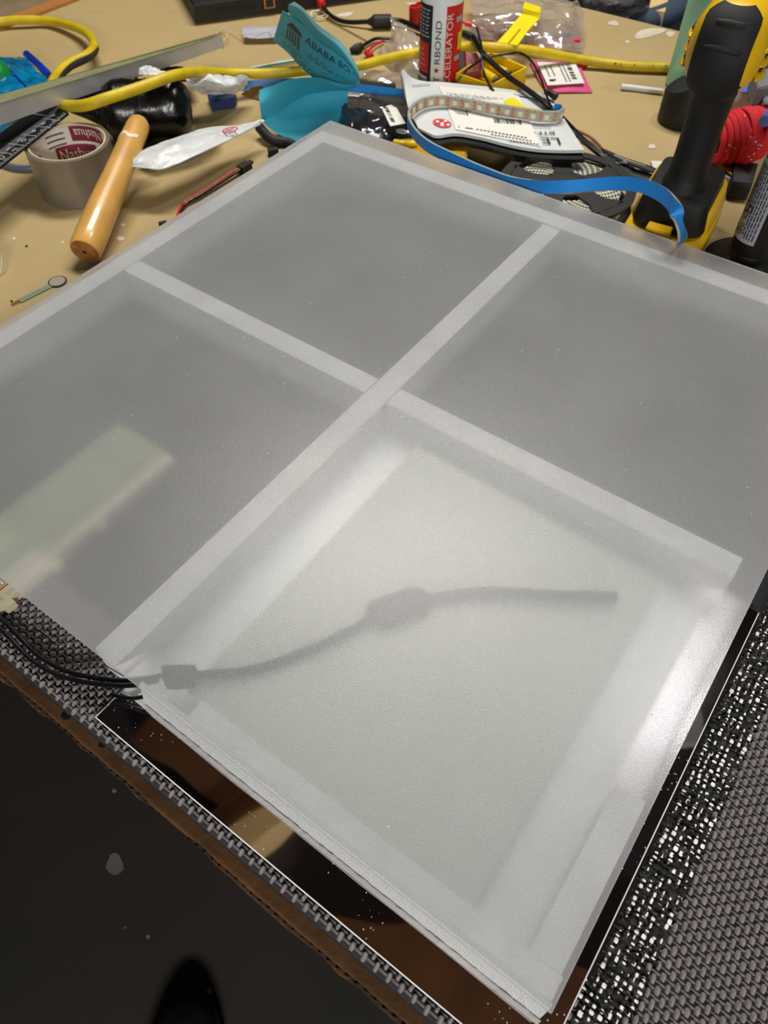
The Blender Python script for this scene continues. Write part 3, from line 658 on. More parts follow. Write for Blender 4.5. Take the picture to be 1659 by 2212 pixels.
# black wrapped roll
k0, k1 = P(236, 238, .038), P(398, 222, .038); k0[2] = k1[2] = .0345; br = thing('black_wrapped_roll', 'large roll wrapped in glossy black plastic under the yellow cord', 'roll', P(310, 240, 0))
ax_ = k1 - k0; Ln = np.linalg.norm(ax_)
def rollv():
    m_ = MB(); m_.lathe(k0, ax_, [(.006, -.004), (.028, -.003), (.0332, .006)] + [(.0332 + .0012 * math.sin(9 * t), t * Ln) for t in np.linspace(.1, .88, 18)] + [(.033, Ln * .93), (.028, Ln), (.02, Ln + .006), (.004, Ln + .007)], 40)
    rg = np.random.default_rng(5); m_.v = [tuple(np.array(p) + rg.normal(0, .0005, 3)) for p in m_.v]; return m_
build(rollv(), 'wrap', 'black_gloss', br, True)
build(MB().lathe(k0 + ax_ * .42, ax_, [(.0345, 0), (.0350, .001), (.0345, .003)], 40, False), 'band', 'black', br, True)
for q in ((P(415, 250, .03), P(378, 296, .012)),): pass
tag(build(MB().sheet(loft([[(302, 148, .082), (318, 142, .082), (340, 150, .08)], [(300, 162, .078), (330, 162, .08), (362, 158, .078)]], 10, 14, .0008, 8), .0004), 'white_scrap', 'mailer', None, True), 'folded white plastic scrap on top of the black wrapped roll', 'wrapper')
tag(build(MB().sheet(loft([[(340, 146, .03), (385, 144, .03), (412, 150, .02)], [(330, 172, .03), (380, 175, .04), (425, 182, .02)]], 10, 14, .001, 9), .0004), 'black_film_scrap', 'black_gloss', None, True), 'black plastic film flap behind the black wrapped roll', 'wrapper')
tag(build(MB().sheet(loft([[(160, 195, .02), (215, 178, .03), (245, 172, .03)], [(150, 235, .004), (215, 262, .004), (250, 300, .002)]], 12, 14, .002, 19), .0004), 'black_film_scrap', 'black_gloss', None, True), 'dark crumpled film left of the black wrapped roll behind the tape', 'wrapper')
# silver mailer under handle
ml = thing('white_mailer', 'flat white plastic mailer with a red oval logo below the black roll', 'mailer', P(420, 320, .0))
build(MB().sheet(loft([[(285, 335, .045), (330, 315, .046), (400, 290, .045), (452, 276, .04), (505, 272, .034), (568, 260, .03)], [(288, 350, .047), (340, 335, .049), (400, 312, .048), (455, 292, .043), (510, 280, .036), (569, 261, .031)], [(284, 360, .044), (330, 365, .043), (362, 362, .043), (430, 332, .042), (505, 297, .036), (571, 262, .03)]], 14, 40, .0007, 4, 5), .0016), 'film', 'mailer', ml, True)
lg = MB()
cxx, cyy = 497, 281
outer = [P(cxx + 17 * math.cos(t), cyy - 3.2 * math.cos(t) + 6.5 * math.sin(t), .0415) for t in np.linspace(0, 6.283, 25)[:-1]]; inner = [P(cxx + 14 * math.cos(t), cyy - 2.6 * math.cos(t) + 4.7 * math.sin(t), .0415) for t in np.linspace(0, 6.283, 25)[:-1]]
lg.add(outer + inner, [(i, (i + 1) % 24, 24 + (i + 1) % 24, 24 + i) for i in range(24)]); build(lg, 'logo_ring', 'logo_red', ml)
dashq = dashes(MB(), P(488, 285, .0418), P(506, 281, .0418) - P(488, 285, .0418), P(488, 279, .0418) - P(488, 285, .0418), 2, 3); build(dashq, 'logo_mark', 'logo_red', ml)
for q in (((290, 352, .0), (310, 350, .0)),): pass
# supporting dark clutter below the mailer
tag(build(MB().sheet(loft([[(330, 320, .03), (420, 288, .034), (470, 270, .03)], [(300, 350, .006), (400, 330, .006), (480, 290, .004)]], 10, 14, .001, 29), .0005), 'black_pouch', 'black_gloss', None, True), 'black pouch propping up the flat white mailer', 'pouch')
# crumpled silver white bag right of roll
tag(build(MB().sheet(loft([[(398, 166, .045), (440, 168, .04), (500, 166, .035), (540, 170, .03)], [(405, 185, .05), (450, 182, .048), (500, 188, .04), (536, 180, .03)], [(415, 200, .03), (450, 206, .025), (500, 206, .02), (530, 192, .02)]], 22, 30, .0026, 11, 3), .0005), 'crumpled_mailer', 'mailer', None, True), 'crumpled white plastic bag just under the yellow cord', 'bag')
tag(build(MB().prism([P(447, 200, .012), P(510, 204, .012), P(505, 214, .012), P(455, 222, .012)], .011), 'blue_block', 'navy', None), 'small blue block under the crumpled white bag', 'block')
tag(build(MB().sheet(loft([[(535, 190, .01), (570, 180, .012)], [(520, 205, .002), (562, 215, .002)]], 6, 8), .0004), 'brown_scrap', 'amber_wire', None, True), 'dark scrap between crumpled bag and teal invoice', 'scrap')
# teal folded invoice
tl = thing('teal_invoice', 'folded teal paper invoice with a temple logo standing on the bench', 'paper', P(680, 250, 0))
leaf = loft([[(610, 22, .10), (640, 42, .097), (668, 68, .092), (700, 98, .085), (735, 120, .075), (760, 145, .062), (775, 166, .05)],
             [(600, 55, .065), (632, 80, .064), (664, 112, .062), (700, 138, .058), (735, 158, .052), (758, 170, .047), (774, 174, .042)],
             [(590, 88, .03), (620, 112, .03), (655, 150, .03), (690, 176, .032), (725, 183, .034), (752, 184, .035), (772, 182, .036)]], 18, 36)
build(MB().sheet(leaf, .0003), 'front_leaf', 'teal_paper', tl, True)
lb = loft([[(635, 4, .135), (655, 18, .13), (690, 55, .118), (735, 88, .10), (760, 122, .08), (772, 145, .065), (777, 166, .052)],
           [(622, 14, .125), (650, 28, .12), (682, 68, .105), (726, 104, .09), (752, 134, .073), (768, 156, .06), (777, 172, .048)],
           [(627, 36, .095), (645, 50, .09), (670, 78, .085), (702, 106, .078), (736, 126, .068), (762, 150, .056), (777, 175, .046)]], 14, 36)
build(MB().sheet(lb[4:] + np.array([0, .002, 0]), .0003), 'rear_leaf', 'teal_paper', tl, True)
L_(build(MB().sheet(lb[:5], .0003), 'turned_edge', 'teal_pale', tl, True), 'pale turned-over edge of the rear leaf')
low = loft([[(560, 195, .05), (595, 182, .058), (640, 169, .064), (690, 168, .06), (735, 180, .046), (772, 184, .036)],
            [(561, 225, .04), (600, 206, .045), (650, 187, .048), (700, 184, .045), (740, 189, .04), (771, 186, .034)],
            [(566, 262, .02), (605, 240, .024), (655, 208, .03), (700, 198, .031), (735, 195, .031), (769, 188, .032)]], 16, 30)
build(MB().sheet(low, .0003), 'lower_leaf', 'teal_paper', tl, True)
low2 = loft([[(566, 262, .02), (605, 240, .024), (655, 208, .03), (700, 198, .031), (735, 195, .031), (752, 197, .030)],
             [(590, 282, .009), (625, 265, .012), (665, 242, .016), (705, 232, .017), (735, 228, .018), (750, 226, .018)],
             [(628, 305, .0012), (655, 305, .0012), (685, 303, .0012), (710, 296, .0012), (730, 288, .0012), (747, 279, .0012)]], 14, 30)
build(MB().sheet(low2, .0003), 'foot_leaf', 'teal_paper', tl, True)
def onleaf(a, b):   # a: 0..1 along, b: 0 top..1 bottom
    i, j = b * 17, a * 35; i0, j0 = min(16, int(i)), min(34, int(j)); fi, fj = i - i0, j - j0
    p = leaf[i0, j0] * (1 - fi) * (1 - fj) + leaf[i0 + 1, j0] * fi * (1 - fj) + leaf[i0, j0 + 1] * (1 - fi) * fj + leaf[i0 + 1, j0 + 1] * fi * fj
    return p + np.array([0, -.0016, .0012])
text(tl, 'heading', 'ABABA BOLT', lambda x, y: onleaf(.29 + .60 * x + .012 * y, .36 - .20 * y + .0 * x), 'ink')
lg = MB()
def lq(a0, b0, a1, b1, a2, b2, a3, b3): lg.add([onleaf(a0, b0), onleaf(a1, b1), onleaf(a2, b2), onleaf(a3, b3)], [(0, 1, 2, 3)])
lq(.08, .33, .13, .18, .24, .22, .26, .33)
for k in range(5): lq(.10 + k * .03, .37, .118 + k * .03, .37, .135 + k * .03, .66, .117 + k * .03, .66)
build(lg, 'temple_logo', 'ink', tl)
pl_ = MB()
for r_, (a0, a1, b) in enumerate([(.08, .36, .74), (.10, .3, .80), (.06, .22, .62), (.34, .55, .52), (.34, .6, .60), (.1, .42, .88), (.55, .8, .62), (.5, .85, .74), (.03, .7, .95)]):
    n = 14
    for k in range(n - 1):
        if k % 4 == 3: continue
        x0 = a0 + (a1 - a0) * k / n; x1 = a0 + (a1 - a0) * (k + .9) / n; pl_.add([onleaf(x0, b), onleaf(x1, b), onleaf(x1, b + .015), onleaf(x0, b + .015)], [(0, 1, 2, 3)])
build(pl_, 'fine_print', 'ink_green', tl, kind='stuff')
# JST lead red/black
jl = thing('red_black_lead', 'red and black twin lead with a black plug beside the sheet edge', 'cable', P(450, 410, 0))
pw = [(382, 470, .003), (390, 450, .003), (400, 435, .004), (430, 418, .005), (470, 393, .006), (515, 364, .007)]
build(MB().tube(path(pw), .0017), 'red_wire', 'red', jl, True); build(MB().tube([p + [.0022, -.003, 0] for p in path(pw)], .0017), 'black_wire', 'black', jl, True)
c_ = P(528, 362, .0055); a_ = P(545, 352, .0055) - c_; a_ /= np.linalg.norm(a_); s_ = np.cross(VZ, a_)
build(MB().box(c_, a_ * .008, s_ * .005, VZ * .0042, .0006), 'plug', 'black_matt', jl); build(MB().box(c_ + a_ * .010 + VZ * .002, a_ * .003, s_ * .003, VZ * .0012), 'latch', 'black_matt', jl)
tag(build(MB().box(P(590, 328, .004), (.006, .002, 0), (-.001, .004, 0), (0, 0, .004), .0006), 'small_plug', 'black_matt', None), 'small black plug half hidden behind the sheet edge', 'connector')
tag(build(MB().tube(path([(560, 275, .012), (585, 300, .008), (625, 310, .004), (660, 330, .004)]), .006, 10), 'black_sleeve', 'black_matt', None, True), 'dark sleeve in the shade under the teal invoice', 'sleeve')
# laptop
A_, B_ = P(424, 51, .003), P(830, -6, .003); e = (B_ - A_); e /= np.linalg.norm(e); nb = np.array([-e[1], e[0], 0])
lp = thing('laptop', 'black laptop with vents and a network port seen from behind', 'laptop', A_ + nb * .1)
lbase = build(MB().prism([A_ + VZ * .026, A_ + e * .34 + VZ * .026, A_ + e * .34 + nb * .24 + VZ * .026, A_ + nb * .24 + VZ * .026], .0255, bev=.003), 'base', 'black_matt', lp)
for k in range(10): build(MB().box(A_ + e * (.036 + k * .0065) + VZ * .013 - nb * .0003, e * .0018, nb * .0006, VZ * .0035), 'vent', 'black', lbase)
o_ = A_ + e * .118 + VZ * .014; pr = MB(); pr.box(o_ - nb * .0008, e * .0085, nb * .0009, VZ * .0068); L_(build(pr, 'network_port', 'copper_pad', lbase), 'brass framed network port'); build(MB().box(o_ - nb * .0019, e * .0062, nb * .0006, VZ * .005), 'port_opening', 'ink', lbase)
build(MB().box(A_ + e * .038 + VZ * .0275 + nb * .012, e * .014, nb * .006, VZ * .002, .001), 'hinge', 'brown_wood', lbase)
build(MB().prism([A_ + VZ * .034 + nb * .02 + e * .01, A_ + e * .33 + nb * .02 + VZ * .034, A_ + e * .33 + nb * .23 + VZ * .034, A_ + nb * .23 + VZ * .034 + e * .01], .007, bev=.002), 'lid', 'black_matt', lp)
# foil tag and threads
tag(build(MB().sheet(loft([[(524, 57, .012), (560, 58, .011), (600, 57, .012)], [(526, 81, .009), (560, 83, .008), (602, 80, .009)]], 10, 20, .0005, 6), .0005), 'foil_tag', 'foil', None, True), 'silvery foil tag on the bench in front of the laptop', 'tag')
tag(build(MB().tube(path([(465, 58, .004), (480, 62, .006), (492, 75, .008), (478, 88, .008), (468, 72, .008), (484, 60, .006), (505, 72, .004), (540, 74, .014), (575, 62, .0145), (590, 76, .014)]), .0005, 6), 'loose_thread', 'thread', None, True), 'loose pale thread curling over the foil tag', 'thread')
tc0 = P(692, 34, .003); pts = []
for k in range(150):
    th = k * .25; r_ = .0125 + .0016 * math.sin(k * .37) ; pts.append(tc0 + np.array([r_ * math.cos(th) + .001 * math.sin(k * .11), r_ * 1.05 * math.sin(th), .001 + .003 * abs(math.sin(k * .31))]))
tag(build(MB().tube(pts, .0006, 6), 'thread_coil', 'thread', None, True), 'small coil of pale thread behind the teal invoice', 'thread')
tag(build(MB().tube(path([(705, 42, .002), (740, 60, .002), (795, 90, .002)]), .0008, 6), 'brown_string', 'amber_wire', None, True), 'thin brown string running from the thread coil', 'string')
# power cord w ferrite
pc = thing('laptop_power_cord', 'black power cord with a ferrite lump and red boot', 'cord', P(780, 47, 0))
build(MB().tube(path([(697, 12, .012), (708, 28, .007), (728, 42, .006), (755, 48, .006), (795, 47, .0095)]), .0032, 10), 'cable', 'black', pc, True)
build(MB().tube(path([(845, 44, .008), (870, 47, .008), (905, 62, .008), (940, 80, .008)]), .004, 10), 'cable', 'black', pc, True)
fa, fb = P(794, 47, .0102), P(848, 46, .0102); build(MB().lathe(fa, fb - fa, [(.0035, 0), (.0055, .005), (.0092, .009), (.0095, .012), (.0095, .034), (.0085, .036)], 20), 'ferrite', 'black_matt', pc, True)
build(MB().tube(path([(690, -8, .012), (693, 4, .012), (697, 14, .012)]), [.007] * 12 + [.005] * 5, 12), 'boot', 'red', pc, True)
# small black plug lead
bl = thing('black_plug_lead', 'short black lead with a flared plug behind the teal invoice', 'cable', P(790, 100, 0))
build(MB().tube(path([(850, 84, .004), (815, 83, .005), (795, 92, .005), (778, 103, .005)]), .0024, 8), 'wire', 'black', bl, True)
build(MB().tube([P(780, 101, .006), P(770, 106, .006), P(756, 109, .005)], [.006, .007, .003], 8), 'plug', 'black_matt', bl, True)
rw = thing('red_test_lead', 'red lead with a rounded red end under the clear bag', 'cable', P(800, 115, 0))
build(MB().tube(path([(830, 88, .004), (810, 97, .006), (798, 108, .006), (794, 116, .006)]), .0018, 8), 'wire', 'red', rw, True); build(MB().tube(path([(792, 113, .006), (796, 119, .006), (803, 122, .006)]), .0042, 10), 'tip', 'red', rw, True)
for x, y, lb_ in ((893, 55, 'short red plastic plug left of the white bottle'), (906, 50, 'red plastic plug touching the white bottle, behind its left side')): tag(build(MB().lathe(P(x, y, .001), (0.05, 0, 1), [(.007, 0), (.0085, .026), (.006, .0265), (.005, .02)], 20), 'red_plug', 'red', None, True), lb_, 'plug')
# pin header strip
ph = thing('pin_header', 'black pin header strip on the grey bag behind the invoice', 'connector', P(815, 182, .0))
a_, b_ = P(776, 176, .0125), P(855, 184, .0125); d_ = b_ - a_; up_ = P(776, 168, .0125) - a_; build(MB().box((a_ + b_) / 2 - VZ * .0035, d_ / 2, np.array([0, .0045, 0]), VZ * .0032, .0003), 'housing', 'black_matt', ph)
pn = MB(); 
for k in range(22): q = a_ + d_ * (k + .5) / 22; pn.box(q + [0, -.0045, -.002], (.0004, 0, 0), (0, .0015, 0), (0, 0, .0004)); pn.box(q + [0, .0045, .0008], (.0004, 0, 0), (0, .0012, 0), (0, 0, .0006))
build(pn, 'pins', 'black', ph, kind='stuff')
tag(build(MB().sheet(loft([[(742, 158, .006), (800, 152, .01), (880, 158, .008)], [(745, 212, .002), (800, 204, .003), (880, 205, .003)]], 16, 24, .0012, 31), .0003), 'clear_pouch', 'clear_bag', None, True), 'grey clear pouch under the pin header behind the invoice', 'bag')
# starbond bottle
bc = P(946, 188, 0.0); bc[2] = .0005; BR = .0268
bo = thing('accelerator_bottle', 'white accelerator bottle with a red and black label', 'bottle', bc)
build(MB().lathe(bc, VZ, [(BR - .002, 0), (BR, .002), (BR, .118), (BR - .003, .126), (BR - .012, .134), (.011, .138), (.011, .15)], 48), 'body', 'white_plastic', bo, True)
build(MB().lathe(bc, VZ, [(.0125, .147), (.0125, .165), (.008, .18), (.004, .19)], 24), 'nozzle', 'white_plastic', bo, True)
th0 = math.atan2(-bc[1], -bc[0])
def onb(deg, z, r=BR): th = th0 + math.radians(deg); return bc + np.array([r * math.cos(th), r * math.sin(th), z])
def lab(d0, d1, z0, z1, r, name, mt, n=14): return build(MB().sheet([[onb(d, z, r) for z in (z0, z1)] for d in np.linspace(d0, d1, n)], .0002), name, mt, bo, True)
zl = .104
lab(-100, -24, .012, zl, BR + .0003, 'black_label', 'ink'); lab(14, 100, .004, zl, BR + .0003, 'red_label', 'red')
lab(-92, -33, .026, .061, BR + .0005, 'red_panel', 'red'); lab(-92, -36, .004, .021, BR + .0005, 'barcode_panel', 'label_white')
lab(56, 100, .052, .072, BR + .0006, 'hazard_patch', 'yellow_tag')
bm_ = MB()
for k in range(14): bm_.sheet([[onb(-88 + k * 3.7, z, BR + .0008) for z in (.005, .0185)], [onb(-88 + k * 3.7 + 1.6, z, BR + .0008) for z in (.005, .0185)]], .0001)
build(bm_, 'barcode', 'ink', bo)
def btext(s_, dtop, dbase, z0, z1, mt): text(bo, 'lettering', s_, lambda x, y: onb(dbase + (dtop - dbase) * y, z0 + (z1 - z0) * x, BR + .0007), mt)
btext('T', -13, 3, .016, .0235, 'ink'); btext('RBOND', -14, 2, .0385, .0885, 'ink'); btext('ACCELERATOR', 15.5, 33, -.004 + .006, .0965, 'label_white')
st = []; 
for k in range(10): rr = 9.5 if k % 2 == 0 else 3.6; an = k * math.pi / 5 + math.pi / 2; st.append(onb(-7 + rr * math.cos(an), .031 + rr * .00047 * math.sin(an) * .95, BR + .0007))
build(MB().add([onb(-7, .031, BR + .0008)] + st, [(0, i + 1, (i + 1) % 10 + 1) for i in range(10)]), 'star', 'deep_red', bo)
fp = MB()
for k in range(8):
    for s0, s1 in ((-80, -62), (-60, -47), (-45, -32)): fp.sheet([[onb(d, z, BR + .0006) for z in (.068 + k * .0042, .0695 + k * .0042)] for d in (s0, (s0 + s1) / 2, s1 - (k * 3) % 7)], .0001)
for k in range(4):
    fp.sheet([[onb(d, z, BR + .0008) for z in (.034 + k * .006, .0352 + k * .006)] for d in (-78, -60, -42 - k * 3)], .0001)
for k in range(2): fp.sheet([[onb(d, z, BR + .0008) for z in (.04 + k * .045, .046 + k * .045)] for d in (44, 55, 68)], .0001)
build(fp, 'fine_print', 'grey_label', bo, kind='stuff')
# clear bags
tag(build(MB().sheet(loft([[(842, 38, .035), (880, 60, .03), (915, 95, .02)], [(845, 80, .02), (870, 110, .02), (925, 130, .012)], [(815, 118, .004), (850, 150, .004), (925, 182, .003)]], 26, 26, .0022, 21), .0003), 'clear_bag', 'clear_bag', None, True), 'crumpled clear bag standing left of the white bottle', 'bag')
tag(build(MB().sheet(loft([[(1010, -20, .03), (1120, -25, .035), (1220, 0, .03), (1245, 5, .02)], [(1020, 40, .03), (1120, 30, .04), (1210, 30, .035), (1262, 48, .02)], [(1015, 85, .01), (1110, 98, .012), (1200, 112, .012), (1258, 115, .004)]], 34, 40, .0028, 22), .0003), 'clear_tubing_bag', 'clear_bag', None, True), 'large clear bag holding pink and blue tubing', 'bag')
for lab_, mt_, pth in [('pink tubing length nearest the yellow cord', 'pink_tube', [(1000, 76, .01), (1060, 74, .01), (1130, 88, .01), (1205, 103, .01), (1225, 106, .01)]), ('pink tubing length reaching furthest right in the bag', 'pink_tube', [(1140, 98, .014), (1200, 92, .014), (1252, 87, .014)]), ('blue tubing length in the clear bag', 'blue_tube', [(1080, 92, .015), (1160, 88, .015), (1200, 80, .016), (1231, 74, .018)]), ('purple tubing length under the pink tubing', 'purple_tube', [(1060, 90, .008), (1120, 100, .008), (1190, 103, .008)]), ('thin red wire beside the white bottle entering the bag', 'red', [(1000, 48, .02), (1040, 62, .018), (1068, 78, .012), (1074, 86, .01), (1060, 90, .01)]), ('pale red tubing at the back of the clear bag', 'pink_tube', [(1005, 50, .02), (1080, 68, .016), (1150, 78, .014), (1190, 82, .014)])]:
    tag(build(MB().tube(path(pth), .0034 if 'tubing' in lab_ else .0016, 10), 'wire' if 'wire' in lab_ else 'heat_shrink_tube', mt_, None, True), lab_, 'tubing', None)
# red-black tool right of bottle
rt = thing('red_black_tool', 'red and black plastic tool half hidden behind the white bottle', 'tool', P(1018, 140, 0))
build(MB().prism([P(1003, 108, .035), P(1030, 110, .035), P(1044, 128, .03), P(1036, 158, .02), P(1006, 160, .02)], .019, bev=.003), 'red_body', 'deep_red', rt)
build(MB().prism([P(990, 108, .032), P(1004, 108, .032), P(1005, 160, .02), P(990, 164, .02)], .018, bev=.002), 'black_grip', 'black_matt', rt)
build(MB().tube(path([(1000, 72, .03), (1018, 80, .03), (1040, 105, .025)]), .005, 8), 'black_arm', 'black_matt', rt, True)
# yellow tab
yt = thing('yellow_pull_tab', 'bright yellow plastic strip with a folded end propped on the bag', 'tab', P(1110, 80, .02))
G = np.array([[P(1072, 93, .042), P(1118, 97, .042)], [P(1100, 62, .045), P(1140, 66, .045)], [P(1128, 28, .048), P(1165, 40, .048)]])
build(MB().sheet(G, .0015), 'strip', 'yellow_tag', yt); G = np.array([[P(1128, 28, .048), P(1165, 40, .048)], [P(1129, 18, .054), P(1167, 28, .054)], [P(1133, 4, .052), P(1168, 15, .052)]]); build(MB().sheet(G, .002), 'folded_end', 'yellow_tag', yt)
build(dashes(MB(), P(1095, 92, .0437), P(1120, 62, .0457) - P(1095, 92, .0437), P(1102, 93, .0437) - P(1095, 92, .0437), 1, 5), 'embossing', 'yellow_dim', yt)
# yellow battery tray
zt_ = .026; c4 = [P(985, 158, zt_), P(1061, 184, zt_), P(1139, 145, zt_), P(1060, 111, zt_)]
by = thing('yellow_tray', 'open yellow plastic tray holding yellow rollers beside the bottle', 'tray', np.append(sum(c4)[:2] / 4, .0005))
cc = sum(c4) / 4; inn = [p + (cc - p) * .07 for p in c4]
for k in range(4):
    a_, b_ = c4[k], c4[(k + 1) % 4]; ai, bi = inn[k], inn[(k + 1) % 4]; build(MB().prism([a_, b_, bi, ai], .0245), 'wall', 'yellow_plastic', by)
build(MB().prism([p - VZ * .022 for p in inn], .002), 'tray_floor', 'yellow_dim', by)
fn = (c4[1] - c4[0]); fnn = np.array([fn[1], -fn[0], 0]); fnn /= np.linalg.norm(fnn); hc = c4[0] + fn * .62 - VZ * .014
build(MB().lathe(hc - fnn * .0001, fnn, [(.0055, 0), (.0055, .0006)], 20), 'round_opening', 'ink', by)
ryd = thing('yellow_rollers', 'row of yellow rollers lying inside the yellow tray', 'roller', cc - VZ * .02) if 0 else None
for k, (x0, y0, x1, y1) in enumerate([(1052, 124, 1118, 150), (1040, 136, 1100, 160), (1028, 146, 1073, 175)]):
    a_, b_ = P(x0, y0, .0155), P(x1, y1, .0155); t = thing('yellow_roller', ['yellow roller furthest back in the yellow tray', 'middle yellow roller in the yellow tray', 'yellow roller nearest the front of the yellow tray'][k], 'roller', a_ * .5 + b_ * .5, 'rollers in the yellow tray')
    build(MB().lathe(a_, b_ - a_, [(.0045, 0), (.0058, .002), (.0058, np.linalg.norm(b_ - a_) - .004)], 16), 'barrel', 'yellow_plastic', t, True); build(MB().lathe(b_, b_ - a_, [(.0044, -.004), (.0042, .001)], 16), 'dark_end', 'print_grey', t, True)
# pink bag with label
pk = thing('pink_parts_bag', 'small pink antistatic bag with a white barcode label', 'bag', P(1215, 168, 0))
build(MB().sheet(loft([[(1144, 133, .003), (1200, 132, .005), (1252, 138, .003)], [(1160, 165, .004), (1215, 165, .007), (1264, 168, .004)], [(1180, 200, .002), (1230, 198, .003), (1280, 199, .002)]], 10, 12, .0003, 2), .001), 'bag_film', 'pink_bag', pk, True)
lq4 = [P(1160, 134, .0085), P(1243, 136, .0085), P(1263, 179, .0085), P(1183, 184, .0085)]
plab = build(MB().prism(lq4, .0006), 'label', 'sticker', pk)
def onq(q, a, b, off=.0004): return q[0] * (1 - a) * (1 - b) + q[1] * a * (1 - b) + q[2] * a * b + q[3] * (1 - a) * b + VZ * off
m_ = MB(); bars(m_, onq(lq4, .72, .08, 0), onq(lq4, .72, .8, 0) - onq(lq4, .72, .08, 0), onq(lq4, .84, .08, 0) - onq(lq4, .72, .08, 0), bw(4, 21)); build(m_, 'barcode', 'ink', plab)
m_ = MB()
for x in (.12, .26, .5, .6): dashes(m_, onq(lq4, x, .1 if x > .3 else .15, 0), onq(lq4, x, .9 if x > .3 else .6, 0) - onq(lq4, x, .1, 0), onq(lq4, x + .07, .1, 0) - onq(lq4, x, .1, 0), 1, int(x * 99))
build(m_, 'fine_print', 'print_grey', plab, kind='stuff')
m_ = MB(); p = onq(lq4, .17, .82); build(MB().prism([p + [.0042 * math.cos(k), .003 * math.sin(k), .0002] for k in np.linspace(0, 6, 12)], .0002), 'emblem', 'ink', plab); p = onq(lq4, .24, .8); build(MB().prism([p + [.0025 * math.cos(k), .002 * math.sin(k), .0003] for k in np.linspace(0, 6, 10)], .0002), 'emblem', 'purple_tube', plab)
tag(build(MB().tube([P(1252, 142, .003), P(1268, 146, .003)], .0022, 10), 'red_sleeve', 'red', None, True), 'tiny red sleeve end beside the pink bag', 'sleeve')
# teal white ribbon wires left of invoice
for k, (mt_, lb_) in enumerate([('teal_line', 'teal wire of the flat pair behind the yellow cord'), ('white_plastic', 'white wire of the flat pair behind the yellow cord')]):
    tag(build(MB().tube(path([(540, 150 - k * 3, .004), (585, 141 - k * 3, .004), (650, 130 - k * 3, .004)]), .0012, 6), 'flat_wire', mt_, None, True), lb_, 'wire')
# antistatic bags w label (dark, translucent)
sb = thing('smoky_parts_bag', 'smoky translucent parts bag with a white barcode label by the invoice', 'bag', P(820, 250, 0))
build(MB().sheet(loft([[(740, 212, .01), (800, 208, .02), (878, 212, .02)], [(738, 245, .014), (800, 245, .02), (885, 245, .018)], [(745, 290, .003), (810, 285, .006), (890, 275, .006)], [(760, 310, .001), (830, 325, .001), (900, 318, .001)]], 26, 30, .0022, 41), .0003), 'bag_film', 'smoky_bag', sb, True)
build(MB().sheet(loft([[(744, 236, .006), (780, 234, .008), (796, 240, .006)], [(748, 256, .002), (775, 262, .002), (790, 254, .002)]], 8, 10, .001, 3), .003), 'dark_contents', 'dark_fill', sb, True)
lq5 = [P(822, 228, .026), P(857, 233, .026), P(876, 266, .024), P(843, 272, .024)]
slab_ = build(MB().prism(lq5, .0006), 'label', 'sticker', sb); m_ = MB(); bars(m_, onq(lq5, .18, .08, 0), onq(lq5, .18, .82, 0) - onq(lq5, .18, .08, 0), onq(lq5, .42, .08, 0) - onq(lq5, .18, .08, 0), bw(9, 21)); build(m_, 'barcode', 'ink', slab_)
build(MB().sheet(loft([[(742, 205, .016), (790, 212, .02), (822, 228, .0255)], [(765, 205, .016), (815, 212, .02), (857, 233, .0255)]], 6, 14), .0003), 'paper_tail', 'label_white', sb, True)
for x, y in ((808, 292), (868, 283)): build(MB().prism([P(x + 13 * math.cos(k), y + 5 * math.sin(k) + 2 * math.cos(k), .0135) for k in np.linspace(0, 5.6, 9)], .0008), 'clip', 'white_plastic', sb)
# white LED mailer
lm = thing('white_strip_mailer', 'white mailer bag with big sticker and upside-down lettering', 'mailer', P(1060, 250, 0))
ZM = .042
top_ = [(872, 150, ZM + .016), (890, 168, ZM + .004), (920, 176, ZM), (955, 177, ZM), (1000, 182, ZM), (1060, 188, ZM), (1120, 196, ZM), (1172, 202, ZM), (1190, 208, ZM)]
midr = [(880, 225, ZM + .002), (905, 226, ZM + .002), (940, 228, ZM + .002), (975, 232, ZM + .002), (1020, 236, ZM + .002), (1080, 242, ZM + .002), (1140, 250, ZM + .002), (1195, 258, ZM + .002), (1222, 262, ZM)]
bot_ = [(903, 276, ZM - .004), (925, 287, ZM - .004), (945, 293, ZM - .004), (985, 288, ZM - .002), (1035, 296, ZM - .003), (1090, 310, ZM - .004), (1150, 321, ZM - .004), (1210, 325, ZM - .003), (1263, 324, ZM - .002)]
Gm = loft([top_, midr, bot_], 24, 50, .0002, 51, 2); build(MB().sheet(Gm, .0035), 'bag_film', 'mailer', lm, True)
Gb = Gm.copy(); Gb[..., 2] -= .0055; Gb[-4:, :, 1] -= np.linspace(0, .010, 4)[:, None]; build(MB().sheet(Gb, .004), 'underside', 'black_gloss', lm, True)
def onm(px, py, off=.0009):
    """point on the bag surface under a pixel: nearest grid cell height"""
    q = P(px, py, ZM); 
    for _ in range(3):
        d2 = (Gm[..., 0] - q[0]) ** 2 + (Gm[..., 1] - q[1]) ** 2; i = np.argsort(d2.ravel())[:6]; wgt = 1 / (d2.ravel()[i] + 1e-8); z = (Gm[..., 2].ravel()[i] * wgt).sum() / wgt.sum(); q = P(px, py, z)
    return q + VZ * off
def mpatch(corners, n0, n1, off): (a, b, c_, d_) = [np.array(q, float) for q in corners]; return MB().sheet([[onm(*((a * (1 - i) + d_ * i) * (1 - j) + (b * (1 - i) + c_ * i) * j), off) for j in np.linspace(0, 1, n1)] for i in np.linspace(0, 1, n0)], .0002)
build(mpatch([(948, 187), (1118, 203), (1168, 318), (984, 281)], 10, 14, .0010), 'sticker', 'sticker', lm, True)
